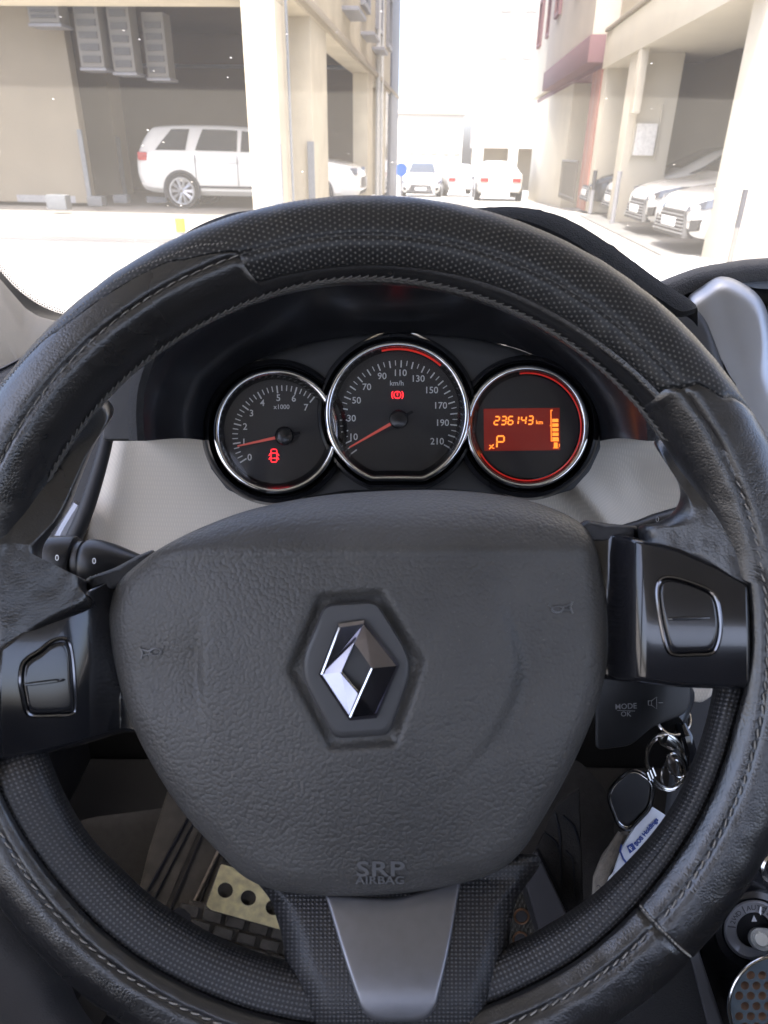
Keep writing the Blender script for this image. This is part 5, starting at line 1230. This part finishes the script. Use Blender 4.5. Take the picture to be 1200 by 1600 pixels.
for s_ in (-1, 1):
    m = MB(); m.box(-2.50, -2.28, s_ * .86 - .07, s_ * .86 + .08, 1.00, 1.18); m.build('tail_light', lampr, t, bevel=.03)
    m = MB(); m.box(2.25, 2.50, s_ * .78 - .1, s_ * .78 + .09, .78, .93); m.build('headlight', lampg, t, bevel=.03)
    m = MB(); m.sbox; m.box(-1.1, 1.3, s_ * .952 - .01, s_ * .952 + .014, .46, .50); m.build('sill_trim', plast, t, bevel=.005)
for s_ in (-1, 1):
    m = MB()
    for x_ in (-1.17, -.20, .86): m.box(x_ - .006, x_ + .006, s_ * .955 - .01, s_ * .955 + .008, .5, 1.14)
    m.box(-1.17, .86, s_ * .955 - .01, s_ * .955 + .008, .498, .507); m.build('door_seam', plast, t, smooth=False)
    m = MB(); m.box(.92, 1.14, s_ * 1.03 - .1, s_ * 1.03 + .06, 1.08, 1.24); m.build('mirror', wpaint, t, bevel=.04)
    m = MB(); m.box(-.42, -.24, s_ * .962 - .01, s_ * .962 + .02, .98, 1.01); m.box(.62, .80, s_ * .962 - .01, s_ * .962 + .02, .97, 1.0); m.build('door_handles', rimm, t, bevel=.005)
m = MB(); m.box(2.44, 2.56, -.5, .5, .50, .74); m.build('grille', plast, t, bevel=.03)
loft_sheet(t, at, 5.1, (2.98, 3.2, 3.5, 3.66), cglass, 'windscreen')
# row of saloons on the right, noses to the street
PS = [(0, .40, .95, .98, .80), (.2, .34, 1.02, 1.06, .86), (.9, .26, 1.00, 1.14, .90), (1.5, .24, .98, 1.36, .91), (2.3, .24, .95, 1.44, .92), (3.0, .24, .93, 1.34, .92), (3.75, .24, .90, .96, .91), (4.3, .22, .82, .86, .90), (4.65, .22, .74, .77, .86), (4.82, .26, .62, .66, .76), (4.86, .34, .52, .56, .70)]
def saloon(u_, v_, rot, label, paint, group):
    t, at = car('parked_car', label, (u_, v_, .03 + (gz(v_) if v_ > 25 else 0)), rot, PS, 4.86, 1.84, .33, (.98, 3.85), paint, group, win=[(.95, 1.45, 2.2, 2.25), (2.32, 2.32, 2.85, 3.55)])
    loft_sheet(t, at, 4.86, (2.75, 3.0, 3.35, 3.66), cglass, 'windscreen', f0=-.95, f1=.95)
    for s_ in (-1, 1):
        g_ = MB(); g_.slab([Vector((x, s_ * y, z)) for x, y, z in ((2.43, .44, .62), (2.33, .84, .73), (2.02, .955, .80), (2.10, .95, .68), (2.36, .84, .61), (2.46, .46, .55))], [Vector((x - .16, s_ * y * .92, z)) for x, y, z in ((2.43, .44, .62), (2.33, .84, .73), (2.02, .955, .80), (2.10, .95, .68), (2.36, .84, .61), (2.46, .46, .55))]); g_.build('headlight', lampg, t, smooth=False)
        g_ = MB(); g_.slab([Vector((x, s_ * y, z)) for x, y, z in ((2.45, .66, .46), (2.38, .82, .48), (2.40, .80, .33), (2.46, .68, .31))], [Vector((x - .14, s_ * y * .92, z)) for x, y, z in ((2.45, .66, .46), (2.38, .82, .48), (2.40, .80, .33), (2.46, .68, .31))]); g_.build('fog_light', plast, t, smooth=False)
    g_ = MB(); g_.slab([Vector((x, y, z)) for x, y, z in ((2.46, -.42, .56), (2.46, .42, .56), (2.50, .60, .22), (2.50, -.60, .22))], [Vector((x - .15, y, z)) for x, y, z in ((2.46, -.42, .56), (2.46, .42, .56), (2.50, .60, .22), (2.50, -.60, .22))]); gr_ = g_.build('grille', plast, t, smooth=False)
    g_ = MB()
    for k in range(6): g_.box(2.462 + k * .007, 2.488 + k * .007, -.43 - k * .03, .43 + k * .03, .27 + (5 - k) * .046, .28 + (5 - k) * .046)
    g_.build('grille_bar', rimm, gr_, smooth=False)
    g_ = MB(); g_.box(2.50, 2.52, -.26, .26, .34, .46); g_.build('number_plate', plate_w, t, bevel=.005)
    return t
GRP = 'cars parked under the right building'
saloon(5.80, 11.9, math.pi - ALPHA + R(5), 'white saloon parked nearest the bright right column, large dark grille', wpaint, GRP)
saloon(5.9, 14.4, math.pi - ALPHA + R(2), 'white saloon second from the bright right column', wpaint, GRP)
saloon(6.05, 17.5, math.pi - ALPHA, 'white car third from the bright right column, mostly hidden', wpaint, GRP)
saloon(5.95, 20.0, math.pi - ALPHA, 'dark car at the far end of the row by the brick pier', simple('dark_paint', (.04, .045, .05, 1), .25, coat=.5), GRP)
# traffic and parked cars far down the street; white paint takes the place of haze
def farcar(u_, v_, rot, label, paint, tail=True):
    t = saloon(u_, v_, rot, label, paint, 'cars far down the street')
    for s_ in (-1, 1):
        g_ = MB(); g_.box(-2.46, -2.36, s_ * .62 - .16, s_ * .62 + .16, .74, .88); g_.build('tail_light', lampr, t, bevel=.02)
    return t
fwd = math.pi / 2 - ALPHA
farcar(2.05, 33, fwd, 'white car seen from behind, largest of those down the street', wpaint)
farcar(.5, 40, fwd + R(8), 'silver white car left of the largest distant car', simple('silver_paint', (.5, .5, .5, 1), .3, metal=.5))
farcar(-1.2, 38, fwd + math.pi, 'white car facing us beside the yellow taxi', wpaint)
farcar(-1.6, 46, fwd + math.pi + R(10), 'yellow car at the far left end of the street', simple('yellow_car', (.75, .45, .03, 1), .3, coat=.5))
